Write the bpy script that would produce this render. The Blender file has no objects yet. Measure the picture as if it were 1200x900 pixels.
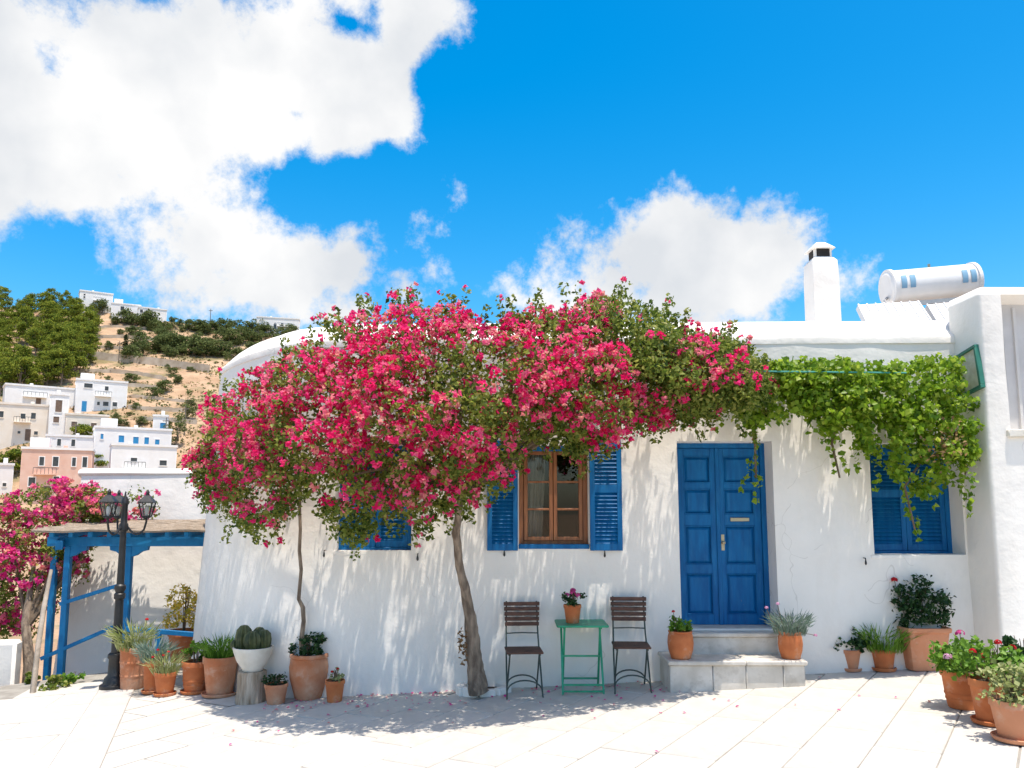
import bpy, bmesh, math, random
import numpy as np
from mathutils import Vector, Matrix, noise
R = math.radians
random.seed(7); rng = np.random.default_rng(11)
scene = bpy.context.scene
col = scene.collection

# ------------------------------------------------------------------ camera
CAM = Vector((0.0, -9.13, 1.90)); PITCH = R(7.0); FPX = 950.0; CY = 450 + 33.4
cam_d = bpy.data.cameras.new('Camera'); cam = bpy.data.objects.new('Camera', cam_d); col.objects.link(cam)
cam.location = CAM; cam.rotation_euler = (R(90) + PITCH, 0, 0)
cam_d.sensor_width = 36; cam_d.lens = 28.5; cam_d.shift_y = 33.4 / 1200
cam_d.clip_end = 6000; cam_d.clip_start = 0.05
scene.camera = cam

# ------------------------------------------------------------------ sun, sky, exposure
SUN_EL, SUN_AZ = R(78.5), R(52)            # azimuth: from +X turned towards the viewer
SUN = Vector((math.cos(SUN_EL)*math.cos(SUN_AZ), -math.cos(SUN_EL)*math.sin(SUN_AZ), math.sin(SUN_EL)))
sl = bpy.data.lights.new('Sun', 'SUN'); sl.energy = 3.95; sl.angle = R(0.5); sl.color = (1.0, 0.915, 0.80)
so = bpy.data.objects.new('Sun', sl); col.objects.link(so)
so.rotation_euler = SUN.to_track_quat('Z', 'Y').to_euler(); so.location = (20, -20, 40)
scene.view_settings.view_transform = 'Standard'; scene.view_settings.look = 'None'
scene.view_settings.gamma = 1; scene.view_settings.exposure = 0.66
scene.view_settings.use_curve_mapping = False

def raydir(px, py):
    x = (px - 600) / FPX; y = -(py - CY) / FPX
    return Vector((x, math.cos(PITCH) - y*math.sin(PITCH), math.sin(PITCH) + y*math.cos(PITCH)))
def at(px, py, Y):
    d = raydir(px, py); t = (Y - CAM.y) / d.y
    return CAM + d*t

w = bpy.data.worlds.new('World'); scene.world = w; w.use_nodes = True
nt = w.node_tree; nt.nodes.clear()
def N(tree, t, **kw):
    n = tree.nodes.new(t)
    for k, v in kw.items():
        if k.startswith('i_'): n.inputs[k[2:]].default_value = v
        else: setattr(n, k, v)
    return n
def M(tree, op, a, b=None, c=None, clamp=False):
    n = tree.nodes.new('ShaderNodeMath'); n.operation = op; n.use_clamp = clamp
    for i, s in enumerate((a, b, c)):
        if s is None: continue
        if isinstance(s, (int, float)): n.inputs[i].default_value = s
        else: tree.links.new(s, n.inputs[i])
    return n.outputs[0]
NOFF = (9.7, 4.2, 1.0)
def build_sky():
    L = nt.links.new
    sky = N(nt, 'ShaderNodeTexSky', sky_type='NISHITA', sun_disc=False, sun_elevation=SUN_EL,
            sun_rotation=R(90) + SUN_AZ, altitude=60, air_density=1.0, dust_density=1.5, ozone_density=2.2)
    hs = N(nt, 'ShaderNodeHueSaturation'); hs.inputs['Saturation'].default_value = 1.58
    hs.inputs['Hue'].default_value = 0.490; hs.inputs['Value'].default_value = 1.24
    L(sky.outputs[0], hs.inputs['Color'])
    tc = N(nt, 'ShaderNodeTexCoord')
    nz = N(nt, 'ShaderNodeTexNoise'); nz.inputs['Scale'].default_value = 6.0; nz.inputs['Detail'].default_value = 12
    nz.inputs['Roughness'].default_value = 0.67
    of0 = N(nt, 'ShaderNodeVectorMath', operation='ADD'); L(tc.outputs['Generated'], of0.inputs[0]); of0.inputs[1].default_value = NOFF
    L(of0.outputs[0], nz.inputs['Vector'])
    # slow warp of the direction so the cloud lobes are not round
    wn = N(nt, 'ShaderNodeTexNoise'); wn.inputs['Scale'].default_value = 3.3; wn.inputs['Detail'].default_value = 3
    L(tc.outputs['Generated'], wn.inputs['Vector'])
    s1 = N(nt, 'ShaderNodeVectorMath', operation='SUBTRACT'); L(wn.outputs['Color'], s1.inputs[0]); s1.inputs[1].default_value = (.5, .5, .5)
    s2 = N(nt, 'ShaderNodeVectorMath', operation='SCALE'); L(s1.outputs[0], s2.inputs[0]); s2.inputs['Scale'].default_value = 0.07
    dv = N(nt, 'ShaderNodeVectorMath', operation='ADD'); L(tc.outputs['Generated'], dv.inputs[0]); L(s2.outputs[0], dv.inputs[1])
    blobs = [(-20,150,120),(70,120,115),(160,105,115),(250,80,115),(340,70,105),(410,90,80),(450,120,50),(475,15,62),(410,0,55),(200,180,100),(100,200,75),(300,150,85),(380,150,75),(15,50,70),(20,215,55),
             (190,262,62),(250,285,72),(310,305,62),(355,305,48),(140,275,42),(400,300,46),(440,280,40),(475,268,30),(520,268,18),(460,335,28),(500,322,24),(5,288,16),(410,368,30),
             (640,345,74),(690,318,66),(740,300,58),(800,270,56),(840,285,54),(875,300,60),(900,275,34),(890,345,50),(800,335,88),(720,345,70),(660,330,70),(700,300,62),(760,320,70),(985,335,16),
             (541,235,16),(-120,170,130)]
    dirs = [(raydir(a, b).normalized(), c/FPX) for a, b, c in blobs]
    # the same kind of fair-weather cloud goes on round the sky outside the frame
    for az, el, r in ((120,24,.22),(150,15,.17),(190,28,.2),(215,14,.2),(250,30,.24),(275,12,.15),(300,22,.2),(60,38,.16),(335,50,.2),(240,60,.2),(130,55,.18)):
        dirs.append((Vector((math.sin(R(az))*math.cos(R(el)), math.cos(R(az))*math.cos(R(el)), math.sin(R(el)))), r))
    cur = None
    for d, r in dirs:
        q = N(nt, 'ShaderNodeVectorMath', operation='DISTANCE'); L(dv.outputs[0], q.inputs[0]); q.inputs[1].default_value = d
        b = M(nt, 'MULTIPLY_ADD', q.outputs['Value'], -1.0/.10, r/.10)
        cur = b if cur is None else M(nt, 'SMOOTH_MAX', cur, b, 0.18)
    for a, b, r in ((62,78,34),(195,2,26),(372,22,40),(432,32,42),(262,212,26),(335,222,34),(395,228,34),(450,215,34),(560,290,40),(520,120,40),(0,70,16)):
        q = N(nt, 'ShaderNodeVectorMath', operation='DISTANCE'); L(dv.outputs[0], q.inputs[0]); q.inputs[1].default_value = raydir(a, b).normalized()
        cur = M(nt, 'SUBTRACT', cur, M(nt, 'MAXIMUM', M(nt, 'MULTIPLY_ADD', q.outputs['Value'], -1.0/.10, 1.0*(r+10)/FPX/.10), 0.0))
    cur = M(nt, 'MAXIMUM', cur, -1.2)
    n0 = M(nt, 'MULTIPLY_ADD', nz.outputs['Fac'], 3.6, -1.72)
    cd = M(nt, 'ADD', M(nt, 'MULTIPLY', cur, 1.25), n0)
    mr = N(nt, 'ShaderNodeMapRange', interpolation_type='SMOOTHSTEP'); mr.inputs[1].default_value = 0.0; mr.inputs[2].default_value = 0.55
    L(cd, mr.inputs[0])
    nz2 = N(nt, 'ShaderNodeTexNoise'); nz2.inputs['Scale'].default_value = 6.5; nz2.inputs['Detail'].default_value = 7
    ofs = N(nt, 'ShaderNodeVectorMath', operation='ADD'); L(tc.outputs['Generated'], ofs.inputs[0]); ofs.inputs[1].default_value = (3.1, 1.7, .4)
    L(ofs.outputs[0], nz2.inputs['Vector'])
    cr = N(nt, 'ShaderNodeValToRGB'); e = cr.color_ramp.elements
    e[0].position = .34; e[0].color = (3.95, 4.12, 4.35, 1); e[1].position = .60; e[1].color = (5.3, 5.3, 5.3, 1)
    L(nz2.outputs['Fac'], cr.inputs[0])
    mx = N(nt, 'ShaderNodeMix', data_type='RGBA'); L(mr.outputs[0], mx.inputs[0]); L(hs.outputs[0], mx.inputs[6]); L(cr.outputs[0], mx.inputs[7])
    bg = N(nt, 'ShaderNodeBackground'); bg.inputs[1].default_value = 0.12; L(mx.outputs[2], bg.inputs[0])
    out = N(nt, 'ShaderNodeOutputWorld'); L(bg.outputs[0], out.inputs[0])
build_sky()

# ------------------------------------------------------------------ helpers
GS = 0.046                                   # the square rises gently to the right
def gz(x): return GS * x
def ground(px, py, dz=0.0):
    d = raydir(px, py); t = (GS*CAM.x - CAM.z + dz) / (d.z - GS*d.x)
    return CAM + d*t

def tag(o, label=None, cat=None, group=None, kind=None):
    if label: o['label'] = label
    if cat: o['category'] = cat
    if group: o['group'] = group
    if kind: o['kind'] = kind
    return o
def empty(name, loc=(0,0,0), rz=0, label=None, cat=None, group=None):
    o = bpy.data.objects.new(name, None); col.objects.link(o); o.location = loc; o.rotation_euler = (0,0,rz)
    o.empty_display_size = .1
    return tag(o, label, cat, group)
def copy_tree(o, parent=None):
    c = o.copy(); col.objects.link(c); c.parent = parent
    for ch in o.children: copy_tree(ch, c)
    return c

class MB:
    def __init__(s): s.v = []; s.f = []
    def add(s, vs, fs):
        b = len(s.v); s.v += [tuple(x) for x in vs]; s.f += [tuple(i + b for i in f) for f in fs]; return s
    def box(s, x0, x1, y0, y1, z0, z1, rot=None, piv=None):
        vs = [Vector((x, y, z)) for z in (z0, z1) for y in (y0, y1) for x in (x0, x1)]
        if rot is not None:
            p = Vector(piv) if piv is not None else Vector(((x0+x1)/2, (y0+y1)/2, (z0+z1)/2))
            vs = [rot @ (q - p) + p for q in vs]
        return s.add(vs, [(0,2,3,1),(4,5,7,6),(0,1,5,4),(2,6,7,3),(0,4,6,2),(1,3,7,5)])
    def bar(s, a, b, wx, wz, up=(0,0,1)):
        a = Vector(a); b = Vector(b); d = (b-a).normalized(); u = Vector(up); sd = d.cross(u).normalized(); u = sd.cross(d)
        vs = [p + sd*sx*wx/2 + u*sz*wz/2 for p in (a, b) for sx, sz in ((-1,-1),(1,-1),(1,1),(-1,1))]
        return s.add(vs, [(0,1,2,3)[::-1],(4,5,6,7),(0,1,5,4),(1,2,6,5),(2,3,7,6),(3,0,4,7)])
    def tube(s, path, rad, n=8, cap=True, wob=0.0):
        P = [Vector(p) for p in path]; k = len(P); rad = [rad]*k if isinstance(rad, (int, float)) else rad
        vs = []; up = None
        for i in range(k):
            d = (P[min(i+1,k-1)] - P[max(i-1,0)]).normalized()
            if up is None: up = Vector((0,1,0)) if abs(d.y) < .9 else Vector((1,0,0))
            a = d.cross(up).normalized(); up = a.cross(d).normalized()
            for j in range(n):
                t = 2*math.pi*j/n; r = rad[i]*(1 + (random.uniform(-wob, wob) if wob else 0))
                vs.append(P[i] + (a*math.cos(t) + up*math.sin(t))*r)
        fs = [(i*n+j, i*n+(j+1)%n, (i+1)*n+(j+1)%n, (i+1)*n+j) for i in range(k-1) for j in range(n)]
        if cap: fs += [tuple(range(n))[::-1], tuple(range((k-1)*n, k*n))]
        return s.add(vs, fs)
    def lathe(s, prof, n=24, c=(0,0,0), sq=0.0, cap=True, wob=0.0):
        vs = []; k = len(prof)
        for r, z in prof:
            for j in range(n):
                t = 2*math.pi*j/n; rr = r
                if sq: rr = r / (abs(math.cos(t))**sq + abs(math.sin(t))**sq)**(1/sq)
                if wob: rr *= 1 + wob*noise.noise((math.cos(t)*2, math.sin(t)*2, z*6 + c[0]))
                vs.append((c[0] + rr*math.cos(t), c[1] + rr*math.sin(t), c[2] + z))
        fs = [(i*n+j, i*n+(j+1)%n, (i+1)*n+(j+1)%n, (i+1)*n+j) for i in range(k-1) for j in range(n)]
        if cap: fs += [tuple(range(n))[::-1], tuple(range((k-1)*n, k*n))]
        return s.add(vs, fs)
    def prism(s, poly, z0, z1):
        n = len(poly); vs = [(x,y,z0) for x,y in poly] + [(x,y,z1) for x,y in poly]
        return s.add(vs, [tuple(range(n))[::-1], tuple(range(n,2*n))] + [(i,(i+1)%n,n+(i+1)%n,n+i) for i in range(n)])
    def mesh(s, name, bev=0, smooth=40):
        me = bpy.data.meshes.new(name); me.from_pydata(s.v, [], s.f)
        bm = bmesh.new(); bm.from_mesh(me)
        if bev: bmesh.ops.bevel(bm, geom=bm.edges[:], offset=bev, segments=1, affect='EDGES')
        bmesh.ops.recalc_face_normals(bm, faces=bm.faces[:]); bm.to_mesh(me); bm.free()
        if smooth:
            me.shade_smooth(); me.set_sharp_from_angle(angle=R(smooth))
        return me
    def build(s, name, mat, parent=None, bev=0, smooth=40, **tags):
        return link(name, s.mesh(name, bev, smooth), mat, parent, **tags)
def link(name, me, mat, parent=None, **tags):
    if not me.materials: me.materials.append(mat)
    o = bpy.data.objects.new(name, me); col.objects.link(o); o.parent = parent
    return tag(o, **tags)

# ------------------------------------------------------------------ materials
def mat(name, c1, c2=None, scale=4.0, rough=.8, bump=0.0, bscale=20.0, rnd=0.0, metal=0.0, detail=6, spec=.5, lo=.35, hi=.65, coat=0, stretch=None):
    m = bpy.data.materials.new(name); m.use_nodes = True; t = m.node_tree; L = t.links.new
    p = t.nodes['Principled BSDF']; p.inputs['Roughness'].default_value = rough; p.inputs['Metallic'].default_value = metal
    p.inputs['Specular IOR Level'].default_value = spec
    tc = N(t, 'ShaderNodeTexCoord'); vec = tc.outputs['Object']
    if stretch:
        mp = N(t, 'ShaderNodeMapping'); mp.inputs['Scale'].default_value = stretch; L(vec, mp.inputs[0]); vec = mp.outputs[0]
    nz = N(t, 'ShaderNodeTexNoise'); nz.inputs['Scale'].default_value = scale; nz.inputs['Detail'].default_value = detail; L(vec, nz.inputs['Vector'])
    cr = N(t, 'ShaderNodeValToRGB'); cr.color_ramp.elements[0].position = lo; cr.color_ramp.elements[1].position = hi
    cr.color_ramp.elements[0].color = (*c1, 1); cr.color_ramp.elements[1].color = (*(c2 or c1), 1); L(nz.outputs['Fac'], cr.inputs[0])
    c = cr.outputs[0]
    if rnd:
        oi = N(t, 'ShaderNodeObjectInfo'); hs = N(t, 'ShaderNodeHueSaturation'); L(c, hs.inputs['Color'])
        L(M(t, 'MULTIPLY_ADD', oi.outputs['Random'], rnd*2, 1-rnd), hs.inputs['Value']); c = hs.outputs[0]
    L(c, p.inputs['Base Color'])
    if bump:
        n2 = N(t, 'ShaderNodeTexNoise'); n2.inputs['Scale'].default_value = bscale; n2.inputs['Detail'].default_value = 8; L(vec, n2.inputs['Vector'])
        b = N(t, 'ShaderNodeBump'); b.inputs['Strength'].default_value = bump; b.inputs['Distance'].default_value = .02
        L(n2.outputs['Fac'], b.inputs['Height']); L(b.outputs[0], p.inputs['Normal'])
    return m
def leafmat(name, cols, trans=.35, rough=.5, spec=.3):
    m = bpy.data.materials.new(name); m.use_nodes = True; t = m.node_tree; L = t.links.new
    p = t.nodes['Principled BSDF']; p.inputs['Roughness'].default_value = rough; p.inputs['Specular IOR Level'].default_value = spec
    at_ = N(t, 'ShaderNodeAttribute', attribute_name='v'); cr = N(t, 'ShaderNodeValToRGB'); els = cr.color_ramp.elements
    while len(els) < len(cols): els.new(.5)
    for i, c in enumerate(cols): els[i].position = i/(len(cols)-1); els[i].color = (*c, 1)
    L(at_.outputs['Fac'], cr.inputs[0]); L(cr.outputs[0], p.inputs['Base Color'])
    tr = N(t, 'ShaderNodeBsdfTranslucent'); L(cr.outputs[0], tr.inputs[0])
    mx = N(t, 'ShaderNodeMixShader'); mx.inputs[0].default_value = trans; L(p.outputs[0], mx.inputs[1]); L(tr.outputs[0], mx.inputs[2])
    L(mx.outputs[0], t.nodes['Material Output'].inputs['Surface'])
    return m
def plaster(name, c1, c2):
    m = mat(name, c1, c2, scale=1.3, rough=.9, spec=.2)
    t = m.node_tree; L = t.links.new; p = t.nodes['Principled BSDF']; tc = [n for n in t.nodes if n.type == 'TEX_COORD'][0]
    a = N(t, 'ShaderNodeTexNoise'); a.inputs['Scale'].default_value = 2.2; a.inputs['Detail'].default_value = 4
    b = N(t, 'ShaderNodeTexNoise'); b.inputs['Scale'].default_value = 38; b.inputs['Detail'].default_value = 6
    L(tc.outputs['Object'], a.inputs[0]); L(tc.outputs['Object'], b.inputs[0])
    b1 = N(t, 'ShaderNodeBump'); b1.inputs['Strength'].default_value = .55; b1.inputs['Distance'].default_value = .05; L(a.outputs['Fac'], b1.inputs['Height'])
    b2 = N(t, 'ShaderNodeBump'); b2.inputs['Strength'].default_value = .22; b2.inputs['Distance'].default_value = .008
    L(b.outputs['Fac'], b2.inputs['Height']); L(b1.outputs[0], b2.inputs['Normal']); L(b2.outputs[0], p.inputs['Normal'])
    return m
def wear(m, color, scale, lo, hi, amt, stretch=(1,1,1)):
    t = m.node_tree; L = t.links.new; p = t.nodes['Principled BSDF']; src = p.inputs['Base Color'].links[0].from_socket
    tc = N(t, 'ShaderNodeTexCoord'); mp = N(t, 'ShaderNodeMapping'); mp.inputs['Scale'].default_value = stretch; L(tc.outputs['Object'], mp.inputs[0])
    nz = N(t, 'ShaderNodeTexNoise'); nz.inputs['Scale'].default_value = scale; nz.inputs['Detail'].default_value = 9; nz.inputs['Roughness'].default_value = .68; L(mp.outputs[0], nz.inputs[0])
    mr = N(t, 'ShaderNodeMapRange'); mr.inputs[1].default_value = lo; mr.inputs[2].default_value = hi; mr.inputs[4].default_value = amt; L(nz.outputs['Fac'], mr.inputs[0])
    mx = N(t, 'ShaderNodeMix', data_type='RGBA'); L(mr.outputs[0], mx.inputs[0]); L(src, mx.inputs[6]); mx.inputs[7].default_value = (*color, 1); L(mx.outputs[2], p.inputs['Base Color'])
    return m
def cracks(m, color, scale, width, amt):
    t = m.node_tree; L = t.links.new; p = t.nodes['Principled BSDF']; src = p.inputs['Base Color'].links[0].from_socket
    tc = N(t, 'ShaderNodeTexCoord'); nz = N(t, 'ShaderNodeTexNoise'); nz.inputs['Scale'].default_value = 2.5; L(tc.outputs['Object'], nz.inputs[0])
    ad = N(t, 'ShaderNodeVectorMath', operation='MULTIPLY_ADD'); L(nz.outputs['Color'], ad.inputs[0]); ad.inputs[1].default_value = (.5,.5,.5); L(tc.outputs['Object'], ad.inputs[2])
    vo = N(t, 'ShaderNodeTexVoronoi', feature='DISTANCE_TO_EDGE'); vo.inputs['Scale'].default_value = scale; L(ad.outputs[0], vo.inputs[0])
    n2 = N(t, 'ShaderNodeTexNoise'); n2.inputs['Scale'].default_value = 1.1; L(tc.outputs['Object'], n2.inputs[0])
    k = M(t, 'MULTIPLY', M(t, 'LESS_THAN', vo.outputs['Distance'], width), M(t, 'MULTIPLY', M(t, 'GREATER_THAN', n2.outputs['Fac'], .53), amt))
    mx = N(t, 'ShaderNodeMix', data_type='RGBA'); L(k, mx.inputs[0]); L(src, mx.inputs[6]); mx.inputs[7].default_value = (*color, 1); L(mx.outputs[2], p.inputs['Base Color'])
    return m
MT = {}
MT['plaster'] = plaster('plaster', (.83,.79,.735), (.87,.835,.785))
MT['blue'] = mat('blue_paint', (.0025,.10,.29), (.004,.145,.38), scale=3, rough=.5, bump=.12, bscale=14, stretch=(6,6,1), spec=.22)
MT['blue2'] = mat('pergola_paint', (.003,.13,.32), (.008,.19,.42), scale=5, spec=.25, rough=.55, bump=.15, bscale=30)
MT['wood'] = mat('window_wood', (.22,.075,.025), (.34,.13,.045), scale=4, rough=.45, bump=.1, bscale=18, stretch=(8,8,1))
MT['slatwood'] = mat('chair_wood', (.045,.018,.012), (.12,.05,.032), scale=9, rough=.6, bump=.2, bscale=40, stretch=(1,6,6))
MT['iron'] = mat('black_iron', (.008,.009,.010), (.016,.017,.019), scale=10, rough=.45, bump=.1, bscale=60)
MT['chairiron'] = mat('grey_green_iron', (.035,.055,.05), (.06,.085,.075), scale=12, rough=.5)
MT['green'] = mat('green_paint', (.012,.24,.12), (.025,.33,.18), scale=9, rough=.45, bump=.1)
MT['tealpipe'] = mat('teal_pipe', (.02,.24,.2), (.05,.3,.26), scale=8, rough=.5)
MT['terra'] = mat('terracotta', (.42,.115,.035), (.56,.19,.065), scale=5, rough=.85, bump=.15, bscale=50, rnd=.12)
MT['terra_old'] = mat('weathered_terracotta', (.45,.15,.06), (.58,.32,.20), scale=3.2, rough=.9, bump=.25, bscale=40, rnd=.08)
MT['terra_pale'] = mat('pale_terracotta', (.54,.22,.11), (.62,.29,.16), scale=3, rough=.8, bump=.1, bscale=50)
MT['stone_white'] = mat('painted_stone', (.62,.58,.5), (.74,.70,.63), scale=6, rough=.9, bump=.3, bscale=30)
MT['stump'] = mat('stump_wood', (.24,.17,.11), (.50,.41,.32), scale=5, rough=.95, bump=.6, bscale=14, stretch=(4,4,.6))
MT['soil'] = mat('soil', (.03,.02,.014), (.07,.045,.03), scale=30, rough=1, bump=.6, bscale=60)
MT['marble'] = mat('step_marble', (.50,.46,.40), (.66,.62,.56), scale=5, rough=.6, bump=.12, bscale=25)
MT['slab'] = mat('paving_stone', (.48,.45,.405), (.59,.56,.51), scale=2.2, rough=.75, bump=.16, bscale=16, rnd=.035)
MT['band'] = mat('band_stone', (.47,.44,.40), (.54,.51,.47), scale=3, rough=.8, bump=.16, bscale=18, rnd=.03)
MT['joint'] = mat('joint_mortar', (.24,.22,.19), (.34,.32,.28), scale=6, rough=.95, bump=.2, bscale=60)
MT['bark'] = mat('bark', (.13,.095,.07), (.32,.245,.18), scale=7, rough=.95, bump=.9, bscale=16, stretch=(3,3,.8))
MT['twig'] = mat('twig', (.10,.07,.045), (.2,.14,.09), scale=9, rough=.9)
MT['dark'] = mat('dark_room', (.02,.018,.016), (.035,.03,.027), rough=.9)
MT['cloth'] = mat('curtain_cloth', (.55,.5,.42), (.65,.6,.52), rough=.9)
MT['metal'] = mat('white_enamel', (.72,.71,.69), (.8,.79,.78), rough=.4, scale=3, spec=.5)
MT['strap'] = mat('strap_blue', (.16,.32,.46), (.22,.4,.55), rough=.5)
MT['greymetal'] = mat('galvanised', (.36,.35,.34), (.5,.49,.48), rough=.45, metal=.6)
MT['brass'] = mat('tarnished_brass', (.35,.30,.2), (.5,.45,.33), rough=.35, metal=.9)
MT['reed'] = mat('reed_mat', (.26,.19,.13), (.50,.41,.32), scale=8, rough=.95, bump=.8, bscale=30, stretch=(1,12,12))
MT['greyplaster'] = plaster('grey_plaster', (.62,.60,.58), (.68,.66,.64))
wear(MT['plaster'], (.72,.675,.61), 2.4, .50, .72, .4, (1,1,.35)); wear(MT['plaster'], (.56,.50,.42), 9, .66, .80, .5, (1,1,.5)); cracks(MT['plaster'], (.45,.41,.36), .5, .0016, .32)
for k_ in ('blue', 'blue2'):
    wear(MT[k_], (.03,.19,.40), 7, .50, .70, .45, (3,3,.5)); wear(MT[k_], (.10,.16,.20), 22, .66, .74, .7, (1,1,.6))
for k_ in ('terra', 'terra_old', 'terra_pale'):
    wear(MT[k_], (.62,.46,.36), 7, .54, .72, .55); wear(MT[k_], (.20,.09,.05), 5, .58, .76, .55)
wear(MT['slab'], (.38,.345,.30), 1.3, .48, .72, .65); wear(MT['slab'], (.28,.245,.20), 11, .60, .76, .6)
wear(MT['marble'], (.33,.29,.24), 7, .52, .72, .6)
def glassmat():
    m = bpy.data.materials.new('window_glass'); m.use_nodes = True; t = m.node_tree; L = t.links.new; t.nodes.remove(t.nodes['Principled BSDF'])
    tr = N(t, 'ShaderNodeBsdfTransparent'); tr.inputs[0].default_value = (.8,.82,.82,1)
    gl = N(t, 'ShaderNodeBsdfGlossy'); gl.inputs['Roughness'].default_value = .02
    fr = N(t, 'ShaderNodeFresnel'); fr.inputs[0].default_value = 1.5
    mx = N(t, 'ShaderNodeMixShader'); L(fr.outputs[0], mx.inputs[0]); L(tr.outputs[0], mx.inputs[1]); L(gl.outputs[0], mx.inputs[2])
    L(mx.outputs[0], t.nodes['Material Output'].inputs['Surface']); return m
MT['glass'] = glassmat()
MT['leaf'] = leafmat('bougainvillea_leaf', [(.045,.085,.012),(.125,.185,.026),(.25,.30,.05),(.42,.41,.10)], trans=.5)
MT['bract'] = leafmat('bougainvillea_bract', [(.74,.012,.13),(.86,.028,.20),(.88,.06,.26),(.88,.20,.34),(.86,.40,.34)], trans=.5, rough=.7, spec=.1)
MT['bract2'] = leafmat('bougainvillea_bract_faded', [(.66,.02,.20),(.80,.06,.34),(.82,.14,.36),(.82,.24,.28),(.78,.34,.26)], trans=.45, rough=.7, spec=.1)
MT['vine'] = leafmat('creeper_leaf', [(.07,.16,.010),(.17,.30,.018),(.29,.43,.03),(.46,.54,.08)], trans=.52, rough=.4)
MT['drygreen'] = leafmat('dry_leaf', [(.2,.11,.05),(.34,.2,.09),(.4,.28,.12)], trans=.3)
MT['pine'] = leafmat('pine_needles', [(.04,.075,.014),(.13,.18,.026),(.25,.29,.04),(.38,.39,.06)], trans=.4, rough=.8, spec=.1)
MT['olive'] = leafmat('olive_leaf', [(.06,.085,.028),(.13,.165,.055),(.21,.24,.09)], trans=.35, rough=.8, spec=.1)
MT['cypress'] = leafmat('cypress_leaf', [(.018,.030,.012),(.04,.055,.02),(.07,.085,.035)], trans=.1, rough=.8, spec=.1)
MT['pl_bright'] = leafmat('bright_leaf', [(.07,.16,.015),(.13,.27,.025),(.2,.36,.04)])
MT['pl_dark'] = leafmat('dark_leaf', [(.012,.04,.012),(.025,.075,.02),(.05,.11,.03)])
MT['pl_pale'] = leafmat('pale_leaf', [(.20,.25,.07),(.34,.38,.14),(.44,.46,.22)])
MT['pl_blue'] = leafmat('blue_grey_leaf', [(.12,.19,.14),(.2,.28,.22),(.28,.35,.28)])
MT['pl_yellow'] = leafmat('yellow_leaf', [(.34,.34,.04),(.74,.56,.06),(.85,.58,.10)])
MT['fl_red'] = leafmat('red_petal', [(.5,.01,.015),(.66,.02,.03)], trans=.3)
MT['fl_pink'] = leafmat('pink_petal', [(.55,.03,.2),(.7,.10,.34)], trans=.3)
MT['fl_pale'] = leafmat('pale_pink_petal', [(.6,.25,.45),(.72,.45,.6)], trans=.3)
MT['cactus'] = mat('cactus_skin', (.035,.05,.018), (.12,.13,.045), scale=9, rough=.6, bump=.3)

# ------------------------------------------------------------------ leaf clouds (numpy)
def unit(a): return a / np.maximum(np.linalg.norm(a, axis=-1, keepdims=True), 1e-9)
def mesh_np(name, V, F, vals):
    me = bpy.data.meshes.new(name); n = len(V); k = len(F)
    me.vertices.add(n); me.vertices.foreach_set('co', V.astype(np.float32).ravel())
    me.loops.add(k*3); me.loops.foreach_set('vertex_index', F.astype(np.int32).ravel())
    me.polygons.add(k); me.polygons.foreach_set('loop_start', np.arange(0, k*3, 3, dtype=np.int32))
    at_ = me.attributes.new('v', 'FLOAT', 'FACE'); at_.data.foreach_set('value', vals.astype(np.float32))
    me.update(calc_edges=True); return me
def leaves(C, A, Nn, size, vals, aspect=.6, fold=.12):
    """diamond leaves folded on the midrib: centre C, axis A, normal Nn"""
    A = unit(A); B = unit(np.cross(Nn, A)); Nr = np.cross(A, B); s = size[:, None]
    base = C - A*s*.5; tip = C + A*s*.5 - Nr*s*fold; l = C + B*s*aspect*.5 + Nr*s*fold - A*s*.08; r = C - B*s*aspect*.5 + Nr*s*fold - A*s*.08
    V = np.stack([base, r, tip, l], 1).reshape(-1, 3); i = np.arange(len(C))[:, None]*4
    F = np.concatenate([i + np.array([[0,1,2]]), i + np.array([[0,2,3]])], 1).reshape(-1, 3)
    return V, F, np.repeat(vals, 2)
def join(parts):
    Vs, Fs, vs, o = [], [], [], 0
    for V, F, v in parts: Vs.append(V); Fs.append(F + o); vs.append(v); o += len(V)
    return np.concatenate(Vs), np.concatenate(Fs), np.concatenate(vs)
def rvec(n): return unit(rng.normal(size=(n, 3)))
def rand_leaves(C, size, vals, up=.5, front=.35, aspect=.6, fold=.12, hang=.2):
    n = len(C); Nn = unit(rvec(n) + np.array([0, -front, up])); A = rvec(n) + np.array([0, 0, -hang])
    A = A - Nn*np.sum(A*Nn, 1, keepdims=True)
    return leaves(C, A, Nn, size, vals, aspect, fold)
def bracts(C, D, size, vals):
    """three papery bracts round each centre, opening along D"""
    n = len(C); D = unit(D); T = unit(np.cross(D, rvec(n))); U = np.cross(D, T); parts = []
    for k in range(3):
        a = 2*math.pi*k/3; rr = T*math.cos(a) + U*math.sin(a)
        ax = unit(D*.75 + rr*.85); nn = unit(D - rr*.6)
        parts.append(leaves(C + ax*size[:, None]*.5, ax, nn, size, np.clip(vals + rng.uniform(-.08, .08, n), 0, 1), .85, .10))
    return join(parts)
def cloud(name, parts, m, parent, stuff=True):
    o = link(name, mesh_np(name, *join(parts)), m, parent)
    if stuff: o['kind'] = 'stuff'
    return o

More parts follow.
